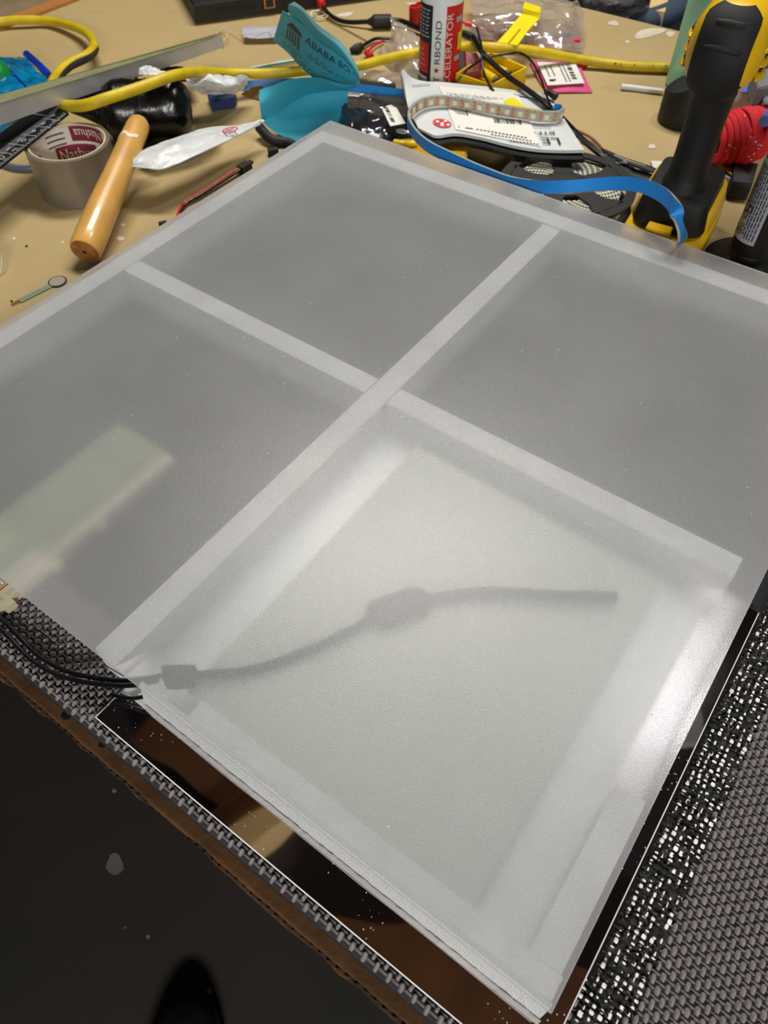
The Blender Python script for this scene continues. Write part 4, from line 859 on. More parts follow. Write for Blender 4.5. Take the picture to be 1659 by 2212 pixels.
build(MB().add([onm(955, 268, .0012)] + [onm(955 + 20 * math.cos(t), 268 + 3 * math.cos(t) + 9 * math.sin(t), .0012) for t in np.linspace(0, 6.283, 25)[:-1]], [(0, i + 1, (i + 1) % 24 + 1) for i in range(24)]), 'red_oval', 'logo_red', lm)
m_ = MB()
for (x, y) in ((945, 265), (955, 269), (962, 264), (968, 272), (955, 273)): m_.add([onm(x + 4 * math.cos(k), y + 2.4 * math.sin(k), .0015) for k in np.linspace(0, 5.3, 7)], [tuple(range(7))])
build(m_, 'logo_mark', 'sticker', lm)
def mt_text(s_, a, b, c_, mt_): a, b, c_ = map(np.array, (a, b, c_)); text(lm, 'lettering', s_, lambda x, y: onm(*(a + (b - a) * x + (c_ - a) * y), .0016), mt_)
mt_text('LE', (1206, 300.5), (1166, 299), (1212, 315), 'ink_green'); mt_text('BTF-', (1196, 286.5), (1152, 287), (1199, 293), 'ink_green')
m_ = MB()
def mbar(x0, y0, x1, y1, x2, y2, x3, y3): m_.add([onm(x0, y0, .0016), onm(x1, y1, .0016), onm(x2, y2, .0016), onm(x3, y3, .0016)], [(0, 1, 2, 3)])
t = 0; ws = bw(12, 39)
for i, w_ in enumerate(ws):
    if i % 2 == 0: x0 = 1066 + 58 * t / sum(ws); x1 = 1066 + 58 * (t + w_) / sum(ws); mbar(x0, 258 + (x0 - 1066) * .07, x1, 258 + (x1 - 1066) * .07, x1 + 3, 267.5 + (x1 - 1066) * .07, x0 + 3, 267.5 + (x0 - 1066) * .07)
    t += w_
mbar(1004, 240, 1007, 240, 1012, 252, 1009, 252); mbar(1005, 278, 1022, 280, 1022, 281.5, 1005, 279.5); mbar(990, 275, 992, 275, 993, 278, 991, 278)
build(m_, 'barcode', 'ink', lm); m_ = MB(); rg = random.Random(8)
for r_ in range(5):
    for k in range(9 - r_):
        x0 = 966 + k * 14 + r_ * 3; y0 = 203 + r_ * 2 + k * 1.4
        for q in range(4):
            if rg.random() < .65: mbar(x0 + q * 3, y0 + q * .3, x0 + q * 3 + 2, y0 + q * .3 + .2, x0 + q * 3 + 2.4, y0 + 1.5, x0 + q * 3 + .4, y0 + 1.3)
for r_ in range(4):
    for k in range(11 - r_ * 2):
        x0 = 975 + k * 4 + r_ * 4; y0 = 237 + r_ * 3.2 + k * .5; mbar(x0, y0, x0 + 2.5, y0 + .3, x0 + 3, y0 + 2, x0 + .5, y0 + 1.7)
for (xa, ya, xb, yb, n) in ((1028, 281, 1140, 300, 14), (1060, 292, 1150, 307, 12), (1100, 305, 1165, 314, 9), (1150, 274, 1190, 277, 10), (890, 186, 930, 184, 8)):
    for k in range(n):
        x0 = xa + (xb - xa) * k / n; y0 = ya + (yb - ya) * k / n; mbar(x0, y0, x0 + (xb - xa) / n * .7, y0 + .4, x0 + (xb - xa) / n * .7 + .6, y0 + 2.2, x0 + .6, y0 + 1.8)
build(m_, 'fine_print', 'print_grey', lm, kind='stuff')
yb = [(1088, 222), (1094, 217), (1103, 214), (1112, 215), (1120, 221), (1127, 229), (1145, 235), (1170, 240), (1150, 243), (1120, 240), (1098, 232), (1090, 228)]
build(MB().add([onm(1108, 226, .0016)] + [onm(x, y, .0016) for x, y in yb], [(0, i + 1, (i + 1) % 12 + 1) for i in range(12)]), 'yellow_splash', 'yellow_tag', lm)
build(MB().tube([onm(*q, .0008) for q in ((1110, 205), (1130, 211), (1150, 214), (1165, 222), (1185, 227))], .0006, 6), 'dark_line', 'ink_green', lm)
# LED strip
ls = thing('led_strip', 'blue-backed silicone light strip looping over the white mailer and past the sheet', 'light strip', P(1050, 300, .04))
ctr = [(1196, 236, .052), (1210, 238, .052), (1212, 245, .052), (1200, 251, .052), (1165, 250, .052), (1120, 243, .052), (1060, 234, .052), (1005, 224, .052), (955, 217, .052), (920, 221, .052), (897, 232, .051), (882, 250, .051), (884, 272, .050), (902, 298, .048), (930, 320, .047), (975, 342, .044), (1020, 363, .041), (1062, 380, .040), (1100, 394, .041), (1150, 403, .045), (1210, 404, .052), (1280, 399, .062), (1335, 396, .072), (1385, 401, .082), (1430, 421, .088), (1458, 452, .088), (1470, 484, .080), (1474, 506, .068), (1475, 518, .052), (1475, 524, .036)]
cpt = path(ctr, 10); n = len(cpt); wdirs = []
for i in range(n):
    f_ = i / (n - 1); a0 = 0 if f_ < .62 else min(1, (f_ - .62) / .08)
    t_ = cpt[min(i + 1, n - 1)] - cpt[max(0, i - 1)]; t_ /= np.linalg.norm(t_); hz = np.cross(t_, VZ); hz /= np.linalg.norm(hz)
    if hz[1] < 0: hz = -hz
    b0 = min(1, max(0, (f_ - .86) / .1)); wv = (VZ * (1 - a0 * .55) + np.array([-.1, .75, 0]) * a0) * (1 - b0) + np.array([.62, .72, .15]) * b0; wv -= (wv @ t_) * t_; wv /= np.linalg.norm(wv); wdirs.append(wv)
HW = .0062
def ribbon(off, th, hw):
    G1 = []
    for i in range(n):
        t_ = cpt[min(i + 1, n - 1)] - cpt[max(0, i - 1)]; nn = np.cross(t_, wdirs[i]); nn /= np.linalg.norm(nn); G1.append([cpt[i] + nn * off - wdirs[i] * hw, cpt[i] + nn * off + wdirs[i] * hw, cpt[i] + nn * (off + th) + wdirs[i] * hw, cpt[i] + nn * (off + th) - wdirs[i] * hw])
    vs = [p for g in G1 for p in g]; fs = [(i * 4 + j, i * 4 + (j + 1) % 4, (i + 1) * 4 + (j + 1) % 4, (i + 1) * 4 + j) for i in range(n - 1) for j in range(4)] + [(0, 1, 2, 3), tuple(range(4 * n - 4, 4 * n))]
    return MB().add(vs, fs)
# side facing the camera on the first run must be gel, on the second run blue
SG = -1
build(ribbon(0, .0022 * SG, HW), 'silicone_face', 'strip_gel', ls, True)
build(ribbon(-.0006 * SG, .0006 * SG, HW), 'blue_backing', 'strip_blue', ls, True)
acc = 0; nxt = .004; kk = 0
for i in range(1, n):
    acc += np.linalg.norm(cpt[i] - cpt[i - 1])
    if acc > nxt:
        t_ = cpt[i] - cpt[i - 1]; t_ /= np.linalg.norm(t_); nn = np.cross(t_, wdirs[i]); nn /= np.linalg.norm(nn); p = cpt[i] + nn * .0026 * SG
        if i > n * .4: break
        if kk % 2 == 0: build(MB().box(p, t_ * .0026, wdirs[i] * .0026, nn * .0005), 'led_chip', 'led_cream', ls)
        else:
            for s_ in (-1, 0, 1): build(MB().box(p + wdirs[i] * s_ * .0036, t_ * .0020, wdirs[i] * .0011, nn * .0002), 'copper_pad', 'copper_pad', ls)
        kk += 1; nxt += .0078
# second blue strip run at left
pts = path([(520, 188, .012), (560, 183, .012), (620, 180, .012), (700, 183, .012), (760, 190, .012), (820, 197, .012), (885, 206, .012)], 6)
G = [[p + np.array([0, -.0015, -.005]), p + np.array([0, .002, .0055])] for p in pts]
tag(build(MB().sheet(G, .0015), 'blue_strip_end', 'strip_blue', None, True), 'blue backing of a strip passing behind the teal invoice', 'light strip')
# yellow block under mailer and dark case
yb_ = thing('yellow_case', 'yellow plastic case mostly hidden below the white mailer', 'case', P(940, 330, 0))
build(MB().prism([P(850, 300, .026), P(905, 296, .026), P(1010, 322, .026), P(1008, 372, .026), P(950, 372, .026), P(872, 330, .026)], .0255, bev=.003), 'shell', 'yellow_dim', yb_)  # shade below the mailer put into the darker yellow
build(MB().tube(path([(852, 309, .028), (870, 312, .029), (900, 311, .028)]), .0045, 10), 'glare_streak', 'yellow_plastic', yb_, True)  # brighter yellow tube stands in for glare on the case
# reel
rcn = P(1226, 396, .026); RR_ = .0742
re = thing('strip_reel', 'black plastic reel wound with light strip behind the sheet edge', 'reel', np.array([rcn[0], rcn[1], .0005]))
def disc(z0, z1, name):
    m_ = MB(); m_.lathe([rcn[0], rcn[1], z0], VZ, [(RR_ - .011, 0), (RR_, 0), (RR_, z1 - z0), (RR_ - .011, z1 - z0), (RR_ - .011, 0)], 72, False); build(m_, name + '_rim', 'reel_black', re, True)
    build(MB().lathe([rcn[0], rcn[1], z0], VZ, [(.006, 0), (.024, 0), (.024, z1 - z0), (.020, z1 - z0 + .0006), (.006, z1 - z0), (.006, 0)], 48, False), name + '_hub', 'reel_black', re, True)
    for k in range(5):
        th = math.radians(18 + 72 * k); wdt = .26
        ring = [np.array([rcn[0] + r_ * math.cos(t), rcn[1] + r_ * math.sin(t), z1]) for r_, t in ((.022, th - .45), (.045, th - .24), (RR_ - .008, th - .34), (RR_ - .008, th + .34), (.045, th + .24), (.022, th + .45))]
        build(MB().prism(ring, z1 - z0), 'spoke', 'reel_black', re)
disc(.0235, .026, 'upper'); disc(.0005, .003, 'lower')
build(MB().lathe([rcn[0], rcn[1], .003], VZ, [(.016, 0), (.016, .0205)], 40, False), 'core_tube', 'reel_black', re, True)
pts = []
for k in range(5 * 48):
    th = k / 48 * 6.283 * 2.4; r_ = .030 + .026 * k / 240; pts.append((th, r_))
cw = MB()
for q in range(11):
    r_ = .030 + q * .0027; cw.lathe([rcn[0], rcn[1], .008], VZ, [(r_, 0), (r_ + .0011, 0), (r_ + .0011, .0145), (r_, .0145), (r_, 0)], 60, False)
build(cw, 'wound_strip', 'coil_blue', re, True)
cl = MB()
for q in range(10):
    r_ = .0315 + q * .0027
    for k in range(34): th = (k + .3 * q) / 34 * 6.283; cl.box((rcn[0] + r_ * math.cos(th), rcn[1] + r_ * math.sin(th), .0228), (.0011 * math.cos(th), .0011 * math.sin(th), 0), (-.0016 * math.sin(th), .0016 * math.cos(th), 0), (0, 0, .0006))
build(cl, 'strip_beads', 'led_cream', re, kind='stuff')
# cables right
bk_ = thing('black_twin_cable', 'black twin cable running from the yellow tray past the mailer', 'cable', P(1250, 290, 0))
pw = [(1022, 78, .045), (1040, 108, .050), (1062, 132, .047), (1100, 165, .046), (1150, 200, .05), (1200, 240, .047), (1240, 280, .03), (1280, 318, .016), (1320, 345, .009), (1370, 362, .006), (1440, 384, .006)]
pts = path(pw); build(MB().tube(pts, .0024), 'strand', 'black', bk_, True); build(MB().tube([p + [-.002, -.0028, 0] for p in pts], .0024), 'strand', 'black', bk_, True)
th_ = thing('thin_black_wire', 'thin black wire with a crimp arching down to the strip end', 'wire', P(1150, 130, 0))
build(MB().tube(path([(985, 178, .02), (1010, 150, .03), (1045, 128, .045), (1090, 117, .05), (1125, 115, .05), (1150, 135, .05), (1168, 170, .05), (1180, 205, .052), (1193, 238, .054)]), .0014, 8), 'wire', 'black', th_, True)
build(MB().tube([P(1176, 198, .05), P(1188, 200, .05), P(1201, 210, .048)], [.003, .004, .0045], 8), 'crimp', 'black_matt', th_, True)
tag(build(MB().tube(path([(1030, 60, .046), (1040, 100, .053), (1041, 130, .048), (1046, 160, .04), (1058, 185, .044), (1066, 197, .044)]), .0016, 8), 'hanging_wire', 'black', None, True), 'thin black wire hanging down over the yellow tray', 'wire')
for k in range(2):
    tag(build(MB().tube(path([(1218 + k * 4, 274 + k * 8, .004), (1250, 284 + k * 10, .006), (1278, 298 + k * 10, .006), (1300, 322 + k * 8, .004), (1306, 338 + k * 4, .003)]), .0018, 8), 'amber_wire', 'amber_wire', None, True), ['upper brown wire curving out from the mailer corner', 'lower brown wire curving out from the mailer corner'][k], 'wire')
pt = thing('folding_pliers', 'dark metal pliers lying between the reel and the drill', 'pliers', P(1360, 365, 0))
build(MB().tube([P(1300, 322, .006), P(1340, 345, .008), P(1400, 366, .008), P(1440, 380, .007)], [.002, .0055, .0062, .004], 10, flat=.6), 'jaw', 'black_matt', pt, True)
build(MB().tube([P(1320, 342, .005), P(1365, 380, .006), P(1408, 392, .006)], [.003, .006, .0065], 10, flat=.6), 'grip', 'black_matt', pt, True)
build(MB().tube(path([(1328, 335, .013), (1350, 345, .0145), (1395, 360, .0145)]), .0012, 6), 'bright_edge', 'bare_alu', pt, True); build(MB().lathe(P(1352, 350, .012), VZ, [(.004, 0), (.0035, .002)], 16), 'pivot', 'bare_alu', pt, True)
tag(build(MB().prism([P(1406, 347, .003), P(1452, 349, .003), P(1450, 366, .003), P(1412, 364, .003)], .002), 'white_scrap', 'sticker', None), 'small white paper scrap behind the drill battery', 'paper')
tag(build(MB().tube(path([(1342, 187, .0045), (1370, 190, .004), (1400, 194, .004), (1432, 198, .004)]), .0036, 12), 'white_tube', 'white_plastic', None, True), 'short white tube with faint print left of the black holder', 'tube')
# black cylinder holder
hb = P(1468, 262, .0005); hb[2] = .0005; ho = thing('black_holder', 'black round holder with a slanted top behind the drill handle', 'holder', hb)
m_ = MB(); N_ = 40; prof = []; R0 = .0285
ring = lambda r_, z0, tilt: [hb + np.array([r_ * math.cos(t), r_ * math.sin(t), z0 + tilt * math.sin(t) + tilt * .5 * math.cos(t)]) for t in np.linspace(0, 6.2832, N_ + 1)[:-1]]
rg2 = lambda r_, z0, t_: [hb + np.array([r_ * math.cos(t), r_ * math.sin(t), z0 + t_ * (math.cos(t) * .8 - math.sin(t) * .3)]) for t in np.linspace(0, 6.2832, N_ + 1)[:-1]]
rs_ = [ring(R0 * .96, 0, 0), ring(R0, .003, 0), ring(R0, .018, 0), rg2(R0, .048, .016), rg2(R0 - .001, .0495, .016), rg2(R0 - .008, .0495, .011)]
vs = [p for r_ in rs_ for p in r_]; fs = [(i * N_ + j, i * N_ + (j + 1) % N_, (i + 1) * N_ + (j + 1) % N_, (i + 1) * N_ + j) for i in range(5) for j in range(N_)] + [tuple(range(N_))[::-1], tuple(range(5 * N_, 6 * N_))]
build(MB().add(vs, fs), 'cup', 'black_matt', ho, True); build(MB().lathe(hb, VZ, [(R0 + .0003, .0175), (R0 + .0006, .018), (R0 + .0003, .0185)], N_, False), 'seam', 'ink', ho, True)
# teal bottle
tb = P(1497, 186, .0005); tb[2] = .0005; RB = .0375
to = thing('teal_flask', 'tall pale teal flask standing behind the drill', 'flask', tb)
build(MB().lathe(tb, VZ, [(RB - .003, 0), (RB, .003), (RB, .20), (RB - .004, .215), (.026, .225), (.026, .235)], 48), 'body', 'teal_bottle', to, True); build(MB().lathe(tb, VZ, [(.028, .235), (.028, .26), (.026, .263)], 32), 'lid', 'black_matt', to, True)
# ---- cordless drill
a_ = P(1562, 425, .03) - P(1478, 590, .03); a_ = a_ / np.linalg.norm(a_); s_ = np.array([a_[1], -a_[0], 0])   # forward, right
bcn = P(1452, 470, .03); bcn[2] = 0
dr = thing('cordless_drill', 'yellow and black cordless drill standing upright on its battery', 'drill', bcn)
def dpt(f, s, z): return bcn + a_ * f + s_ * s + VZ * z
def rr_box(f0, f1, s0, s1, z0, z1, r=.008, taper=0.0):
    m_ = MB(); n_ = 5
    def ringp(z, ins):
        pts = []
        for (cf, cs, st) in ((f1 - r, s1 - r, 0), (f0 + r, s1 - r, 90), (f0 + r, s0 + r, 180), (f1 - r, s0 + r, 270)):
            for k in range(n_): t = math.radians(st + 90 * k / (n_ - 1)); pts.append(dpt(cf + (r - ins) * math.cos(t), cs + (r - ins) * math.sin(t), z))
        return pts
    rs_ = [ringp(z0, .001), ringp(z0 + .002, 0), ringp(z1 - .003, taper), ringp(z1 - .0008, taper + .001), ringp(z1, taper + .003)]; k_ = len(rs_[0])
    vs = [p for q in rs_ for p in q]; fs = [(i * k_ + j, i * k_ + (j + 1) % k_, (i + 1) * k_ + (j + 1) % k_, (i + 1) * k_ + j) for i in range(4) for j in range(k_)] + [tuple(range(k_))[::-1], tuple(range(4 * k_, 5 * k_))]
    return m_.add(vs, fs)
build(rr_box(-.052, .062, -.040, .040, .0006, .006, .008), 'battery_foot', 'black_matt', dr, True)
bat = build(rr_box(-.054, .064, -.0415, .0415, .006, .030, .009, .001), 'battery', 'drill_yellow', dr, True)
build(rr_box(-.020, .066, -.040, .040, .030, .052, .012, .003), 'battery_rail', 'drill_yellow', dr, True)
build(rr_box(-.034, .060, -.036, .036, .032, .064, .014, .004), 'handle_boot', 'black_rubber', dr, True)
build(MB().box(dpt(-.044, -.004, .036), a_ * .006, s_ * .012, VZ * .006, .001), 'release_latch', 'drill_yellow', bat); build(MB().box(dpt(-.0505, -.004, .037), a_ * .0008, s_ * .009, VZ * .003), 'latch_recess', 'yellow_dim', bat)
build(MB().box(dpt(-.0545, .006, .016), a_ * .0008, s_ * .02, VZ * .005), 'name_plate', 'ink', bat)
hp = []; rsx = []
for z, f, r1 in ((.055, .004, .030), (.064, .006, .0235), (.075, .008, .0205), (.095, .008, .0195), (.125, .006, .0195), (.150, .002, .021), (.168, -.004, .024)): hp.append(dpt(f, 0, z)); rsx.append(r1)
hh = MB(); k_ = 24; vs = []
q = cr(hp, 5); rq = np.interp(np.linspace(0, 6, len(q)), range(7), rsx)
for p, r_ in zip(q, rq):
    for j in range(k_): t = 2 * math.pi * j / k_; vs.append(p + a_ * r_ * 1.12 * math.cos(t) + s_ * r_ * .92 * math.sin(t))
fs = [(i * k_ + j, i * k_ + (j + 1) % k_, (i + 1) * k_ + (j + 1) % k_, (i + 1) * k_ + j) for i in range(len(q) - 1) for j in range(k_)] + [tuple(range(k_))[::-1], tuple(range((len(q) - 1) * k_, len(q) * k_))]
build(hh.add(vs, fs), 'handle', 'black_rubber', dr, True)
# motor housing: superellipse cross-section along a_
HZ = .192
def hs(f, th, grow=0.0):
    t = (f + .040) / .17
    R_ = .0335 * min(1, max(0.02, 1 - (max(0, (-.012 - f)) / .030) ** 2.2)) ** .5 + grow
    if f > .06: R_ *= 1 - .10 * min(1, (f - .06) / .05)
    c_, si = math.cos(th), math.sin(th); return dpt(f, R_ * .95 * abs(c_) ** .85 * (1 if c_ > 0 else -1), HZ + R_ * 1.1 * abs(si) ** .85 * (1 if si > 0 else -1))
fsn = [-.0415, -.040, -.036, -.030, -.022, -.012, 0, .02, .05, .08, .11, .13]; k_ = 40
vs = [hs(f, 2 * math.pi * j / k_) for f in fsn for j in range(k_)]
fs = [(i * k_ + j, i * k_ + (j + 1) % k_, (i + 1) * k_ + (j + 1) % k_, (i + 1) * k_ + j) for i in range(len(fsn) - 1) for j in range(k_)] + [tuple(range(k_))[::-1], tuple(range((len(fsn) - 1) * k_, len(fsn) * k_))]
mh = build(MB().add(vs, fs), 'motor_housing', 'drill_yellow', dr, True)
build(MB().lathe(dpt(.13, 0, HZ), a_, [(.026, 0), (.024, .012), (.019, .02), (.019, .05), (.012, .058), (.005, .06)], 32), 'chuck', 'black_matt', dr, True)
# black rubber rear panel: strip over the dome, from handle to top
def rear(sx, z, g=.0022):
    zz = z - HZ; Rz = .0335 * 1.1; Rs = .0335 * .95; rad = min(.999, math.sqrt((zz / Rz) ** 2 + (sx / Rs) ** 2))
    u = (1 - rad ** 2) ** (1 / 2.2) * .030; return dpt(-.012 - u - g, sx, z)
Gr = []
for z in np.linspace(HZ - .036, HZ + .034, 22):
    hw = .0205 * min(1, (1 - max(0, (z - HZ - .018) / .017) ** 2.4) ** .5 + .35 if z > HZ + .018 else 1); hw = min(hw, .0315 * math.sqrt(max(.02, 1 - ((z - HZ) / .0366) ** 2)) * .93); Gr.append([rear(x_, z) for x_ in np.linspace(-hw, hw, 13)])
rp_ = build(MB().sheet(Gr, .003), 'rear_rubber_panel', 'black_rubber', dr, True)
for zc_, hw, hgt in ((HZ + .026, .013, .0030), (HZ + .010, .017, .0030), (HZ - .001, .0165, .0018)):
    build(MB().tube([rear(x_, zc_ - 6 * x_ * x_ * 1.5, .0035) for x_ in np.linspace(-hw, hw, 9)], [hgt * .4] + [hgt] * 7 + [hgt * .4], 8), 'grip_ridge', 'black_rubber', rp_, True)
build(MB().lathe(dpt(-.018, .0, .166), VZ, [(.018, -.004), (.0245, .004), (.026, .014), (.022, .02)], 28), 'neck_collar', 'black_rubber', dr, True)
for sd_ in (-1, 1):
    for k in range(3):
        c_ = dpt(-.004 + .0, sd_ * .0318, HZ - .018 + k * .011); build(MB().tube([c_ - a_ * .012, c_ - a_ * .004, c_ + a_ * .008, c_ + a_ * .016], [.001, .0042, .0042, .001], 8), 'vent_louvre', 'drill_yellow', mh, True)
        build(MB().box(c_ + VZ * .0055 - a_ * .0, a_ * .006, s_ * .0012, VZ * .001), 'vent_slot', 'ink', mh)
build(MB().box(dpt(.05, .0315, HZ), a_ * .028, s_ * .0006, VZ * .014), 'side_label', 'amber_wire', mh)
build(MB().box(dpt(.03, -.034, HZ - .022), a_ * .005, s_ * .003, VZ * .008, .001), 'selector', 'black_matt', mh); build(MB().box(dpt(.075, -.032, HZ - .02), a_ * .004, s_ * .003, VZ * .007, .001), 'trigger_side', 'black_matt', dr)
# ---- nano box and grey foam
A_, B_, C_, D_ = P(1590, 197, .062), P(1668, 212, .062), P(1705, 150, .062), P(1625, 148, .062)
nx = thing('small_parts_box', 'white and blue cardboard box marked Nano behind the red cord', 'box', np.append(((A_ + C_) / 2)[:2], 0))
build(MB().prism([A_, B_, C_, D_], .0615, bev=.0008), 'carton', 'box_white', nx)
m_ = MB().prism([A_ + VZ * .0005, A_ + (B_ - A_) * .30 + VZ * .0005, D_ + (C_ - D_) * .30 + VZ * .0005, D_ + VZ * .0005], .0005); build(m_, 'blue_panel', 'box_blue', nx)
fnv = np.cross(B_ - A_, VZ); fnv /= np.linalg.norm(fnv); ab = (B_ - A_); ab /= np.linalg.norm(ab)
text(nx, 'lettering', 'Nano', lambda x, y: A_ + ab * (.016 + .012 * x) + VZ * (-.0085 + .005 * y) + fnv * .0006, 'ink')
text(nx, 'lettering', 'New-bold', lambda x, y: A_ + (D_ - A_) * (.10 + .32 * x) + ab * (.0055 - .004 * y) + VZ * .0008, 'white_mark')
build(MB().box(A_ + ab * .014 - VZ * .034 + fnv * .0004, ab * .008, fnv * .0003, VZ * .008), 'front_panel', 'grey_label', nx)
for i, (pp, z, h) in enumerate([([(1628, 152), (1700, 140), (1700, 178), (1638, 190)], .085, .02), ([(1638, 84), (1700, 80), (1700, 128), (1640, 120)], .05, .045), ([(1645, 190), (1700, 188), (1700, 228), (1652, 220)], .075, .02)]):
    tag(build(MB().prism([P(x, y, z) for x, y in pp], h, bev=.002), 'grey_foam_block', 'grey_foam', None), ['speckled grey foam block on top of the small parts box', 'speckled grey foam block furthest back beside the drill head', 'lowest speckled grey foam block at the right edge'][i], 'foam')
# ---- red paracord bundle
pcn = P(1600, 296, .045); pb = thing('red_paracord_bundle', 'bundle of bright red paracord with white flecks between drill and torch', 'cord', np.array([pcn[0], pcn[1], .0]))
def para_mat():
    M = mat('paracord', (214, 14, 34), .6, var=.15, scale=300, bump=.5, bscale=1500); nt = M.node_tree; N = nt.nodes; L = nt.links
    b = N['Principled BSDF']; crr = [q for q in N if q.type == 'VALTORGB'][0]; tcn = [q for q in N if q.type == 'TEX_COORD'][0]
    v = N.new('ShaderNodeTexVoronoi'); v.inputs['Scale'].default_value = 230; L.new(tcn.outputs['Object'], v.inputs['Vector'])
    lt = N.new('ShaderNodeMath'); lt.operation = 'LESS_THAN'; lt.inputs[1].default_value = .24; L.new(v.outputs['Distance'], lt.inputs[0])
    g = N.new('ShaderNodeTexNoise'); g.inputs['Scale'].default_value = 75; L.new(tcn.outputs['Object'], g.inputs[0]); gt = N.new('ShaderNodeMath'); gt.operation = 'GREATER_THAN'; gt.inputs[1].default_value = .59; L.new(g.outputs['Fac'], gt.inputs[0])
    mu = N.new('ShaderNodeMath'); mu.operation = 'MULTIPLY'; L.new(lt.outputs[0], mu.inputs[0]); L.new(gt.outputs[0], mu.inputs[1])
    mx = N.new('ShaderNodeMixRGB'); L.new(mu.outputs[0], mx.inputs[0]); L.new(crr.outputs[0], mx.inputs[1]); mx.inputs[2].default_value = (.8, .7, .8, 1); L.new(mx.outputs[0], b.inputs['Base Color']); return M
MT['paracord'] = para_mat()
ux = np.array([.9, .15, .1]); ux /= np.linalg.norm(ux); uy = np.cross(VZ, ux); uy /= np.linalg.norm(uy); uz = np.cross(ux, uy)
rg = random.Random(6)
for k in range(9):
    off_ = -.030 + k * .0062; R_ = .027 * math.sqrt(max(.3, 1 - (off_ / .042) ** 2)); lean = rg.uniform(-.15, .25)
    pts = [pcn + ux * (off_ + lean * R_ * math.sin(t) * .5) + uy * R_ * math.cos(t) + uz * R_ * 1.0 * math.sin(t) for t in np.linspace(0, 6.2832, 30)]; build(MB().tube(pts, .0037, 8, False), 'loop', 'paracord', pb, True)
for k in range(5):
    an = .5 + k * .16; R1, R2 = .036 - k * .002, .030
    v1 = ux * math.cos(an) + uz * math.sin(an); pts = [pcn + ux * .006 + v1 * R1 * math.cos(t) * (1 if 1 else 0) + (uz * math.cos(an) * .55 - uy) * R2 * .9 * math.sin(t) + uy * -.002 * k for t in np.linspace(0, 6.2832, 32)]; build(MB().tube(pts, .0037, 8, False), 'wrap_loop', 'paracord', pb, True)
build(MB().tube(path([(1535, 340, .03), (1560, 345, .025), (1590, 335, .03), (1612, 330, .03)]), .0037, 8), 'cord_tail', 'paracord', pb, True); build(MB().tube(path([(1645, 290, .05), (1628, 320, .04), (1612, 340, .03), (1598, 358, .025)]), .0045, 8), 'cord_tail', 'paracord', pb, True)
tag(build(MB().tube([P(1652, 262, .075), P(1668, 240, .075)], .006, 12), 'blue_marker', 'box_blue', None, True), 'round blue cap just above the red cord bundle at right edge', 'cap')
tag(build(MB().sheet(loft([[(1560, 215, .02), (1578, 222, .03), (1596, 240, .03)], [(1555, 250, .01), (1575, 255, .02), (1596, 256, .02)]], 8, 10, .001, 61), .004), 'black_cloth', 'black_matt', None, True), 'black cloth scrap behind the red cord bundle', 'cloth')
# caution box
cbx = thing('caution_box', 'small clear box with a yellow injury warning label under the cord', 'box', P(1560, 365, 0))
build(MB().prism([P(1520, 330, .02), P(1590, 352, .02), P(1578, 386, .02), P(1515, 362, .02)], .0195, bev=.001), 'case', 'grey_label', cbx)
q5 = [P(1534, 330, .0225), P(1592, 348, .0225), P(1581, 377, .0225), P(1538, 351, .0225)]
build(MB().prism([p + (p - sum(q5) / 4) * .12 - VZ * .0003 for p in q5], .0015), 'label_border', 'ink', cbx); build(MB().prism(q5, .001), 'warning_label', 'caution', cbx)
text(cbx, 'lettering', 'Injury', lambda x, y: onq(q5, .35 + .5 * x, .36 - .22 * y, .0006), 'ink'); text(cbx, 'lettering', 'Class', lambda x, y: onq(q5, .38 + .4 * x, .72 - .22 * y, .0006), 'ink')
tag(build(MB().prism([P(1583, 345, .03), P(1640, 350, .03), P(1625, 400, .02), P(1580, 395, .02)], .018, bev=.003), 'black_block', 'black_matt', None), 'black block in the shadow behind the standing torch', 'block')
tag(build(MB().tube(path([(1540, 380, .006), (1570, 391, .008), (1612, 403, .01)]), .002, 8), 'black_wire', 'black', None, True), 'black wire running from the drill battery to the torch', 'wire')
rp = P(1588, 410, .002); tag(build(MB().tube([rp + [.010 * math.cos(t), .010 * math.sin(t), .001] for t in np.linspace(0, 6.283, 24)], .0022, 8, False), 'black_ring', 'black_matt', None, True), 'small black ring on the bench left of the torch', 'ring')
# torch / black cylinder on flared base
tcn_ = P(1608, 566, .0005); tcn_[2] = .0005
tt = thing('black_canister', 'black ribbed canister with a grey print label on a flared base', 'canister', tcn_)
build(MB().lathe(tcn_, VZ, [(.040, 0), (.041, .002), (.038, .005), (.026, .010), (.0205, .013), (.019, .016)], 48), 'flared_base', 'black_matt', tt, True)
build(MB().lathe(tcn_, VZ, [(.0185, .014), (.0195, .018), (.0195, .112), (.0185, .115)], 48), 'barrel', 'black_matt', tt, True)
build(MB().lathe(tcn_, VZ, [(.0172, .113), (.0172, .118), (.0178, .119), (.0178, .165), (.015, .17)], 40), 'cap', 'black_rubber', tt, True)
rb = MB()
for k in range(40):
    t = 2 * math.pi * k / 40; rb.box(tcn_ + [.0196 * math.cos(t), .0196 * math.sin(t), .065], (.0002 * math.cos(t), .0002 * math.sin(t), 0), (-.0005 * math.sin(t), .0005 * math.cos(t), 0), (0, 0, .045))
build(rb, 'ribs', 'black', tt)
th1 = math.atan2(-tcn_[1], -tcn_[0])
def ont(deg, z, r=.0199): th = th1 + math.radians(deg); return tcn_ + np.array([r * math.cos(th), r * math.sin(th), z])
build(MB().sheet([[ont(d_, z, .0204) for z in (.030, .108)] for d_ in np.linspace(-95, 5, 14)], .0003), 'print_label', 'grey_label', tt, True)
fp = MB(); rg = random.Random(12)
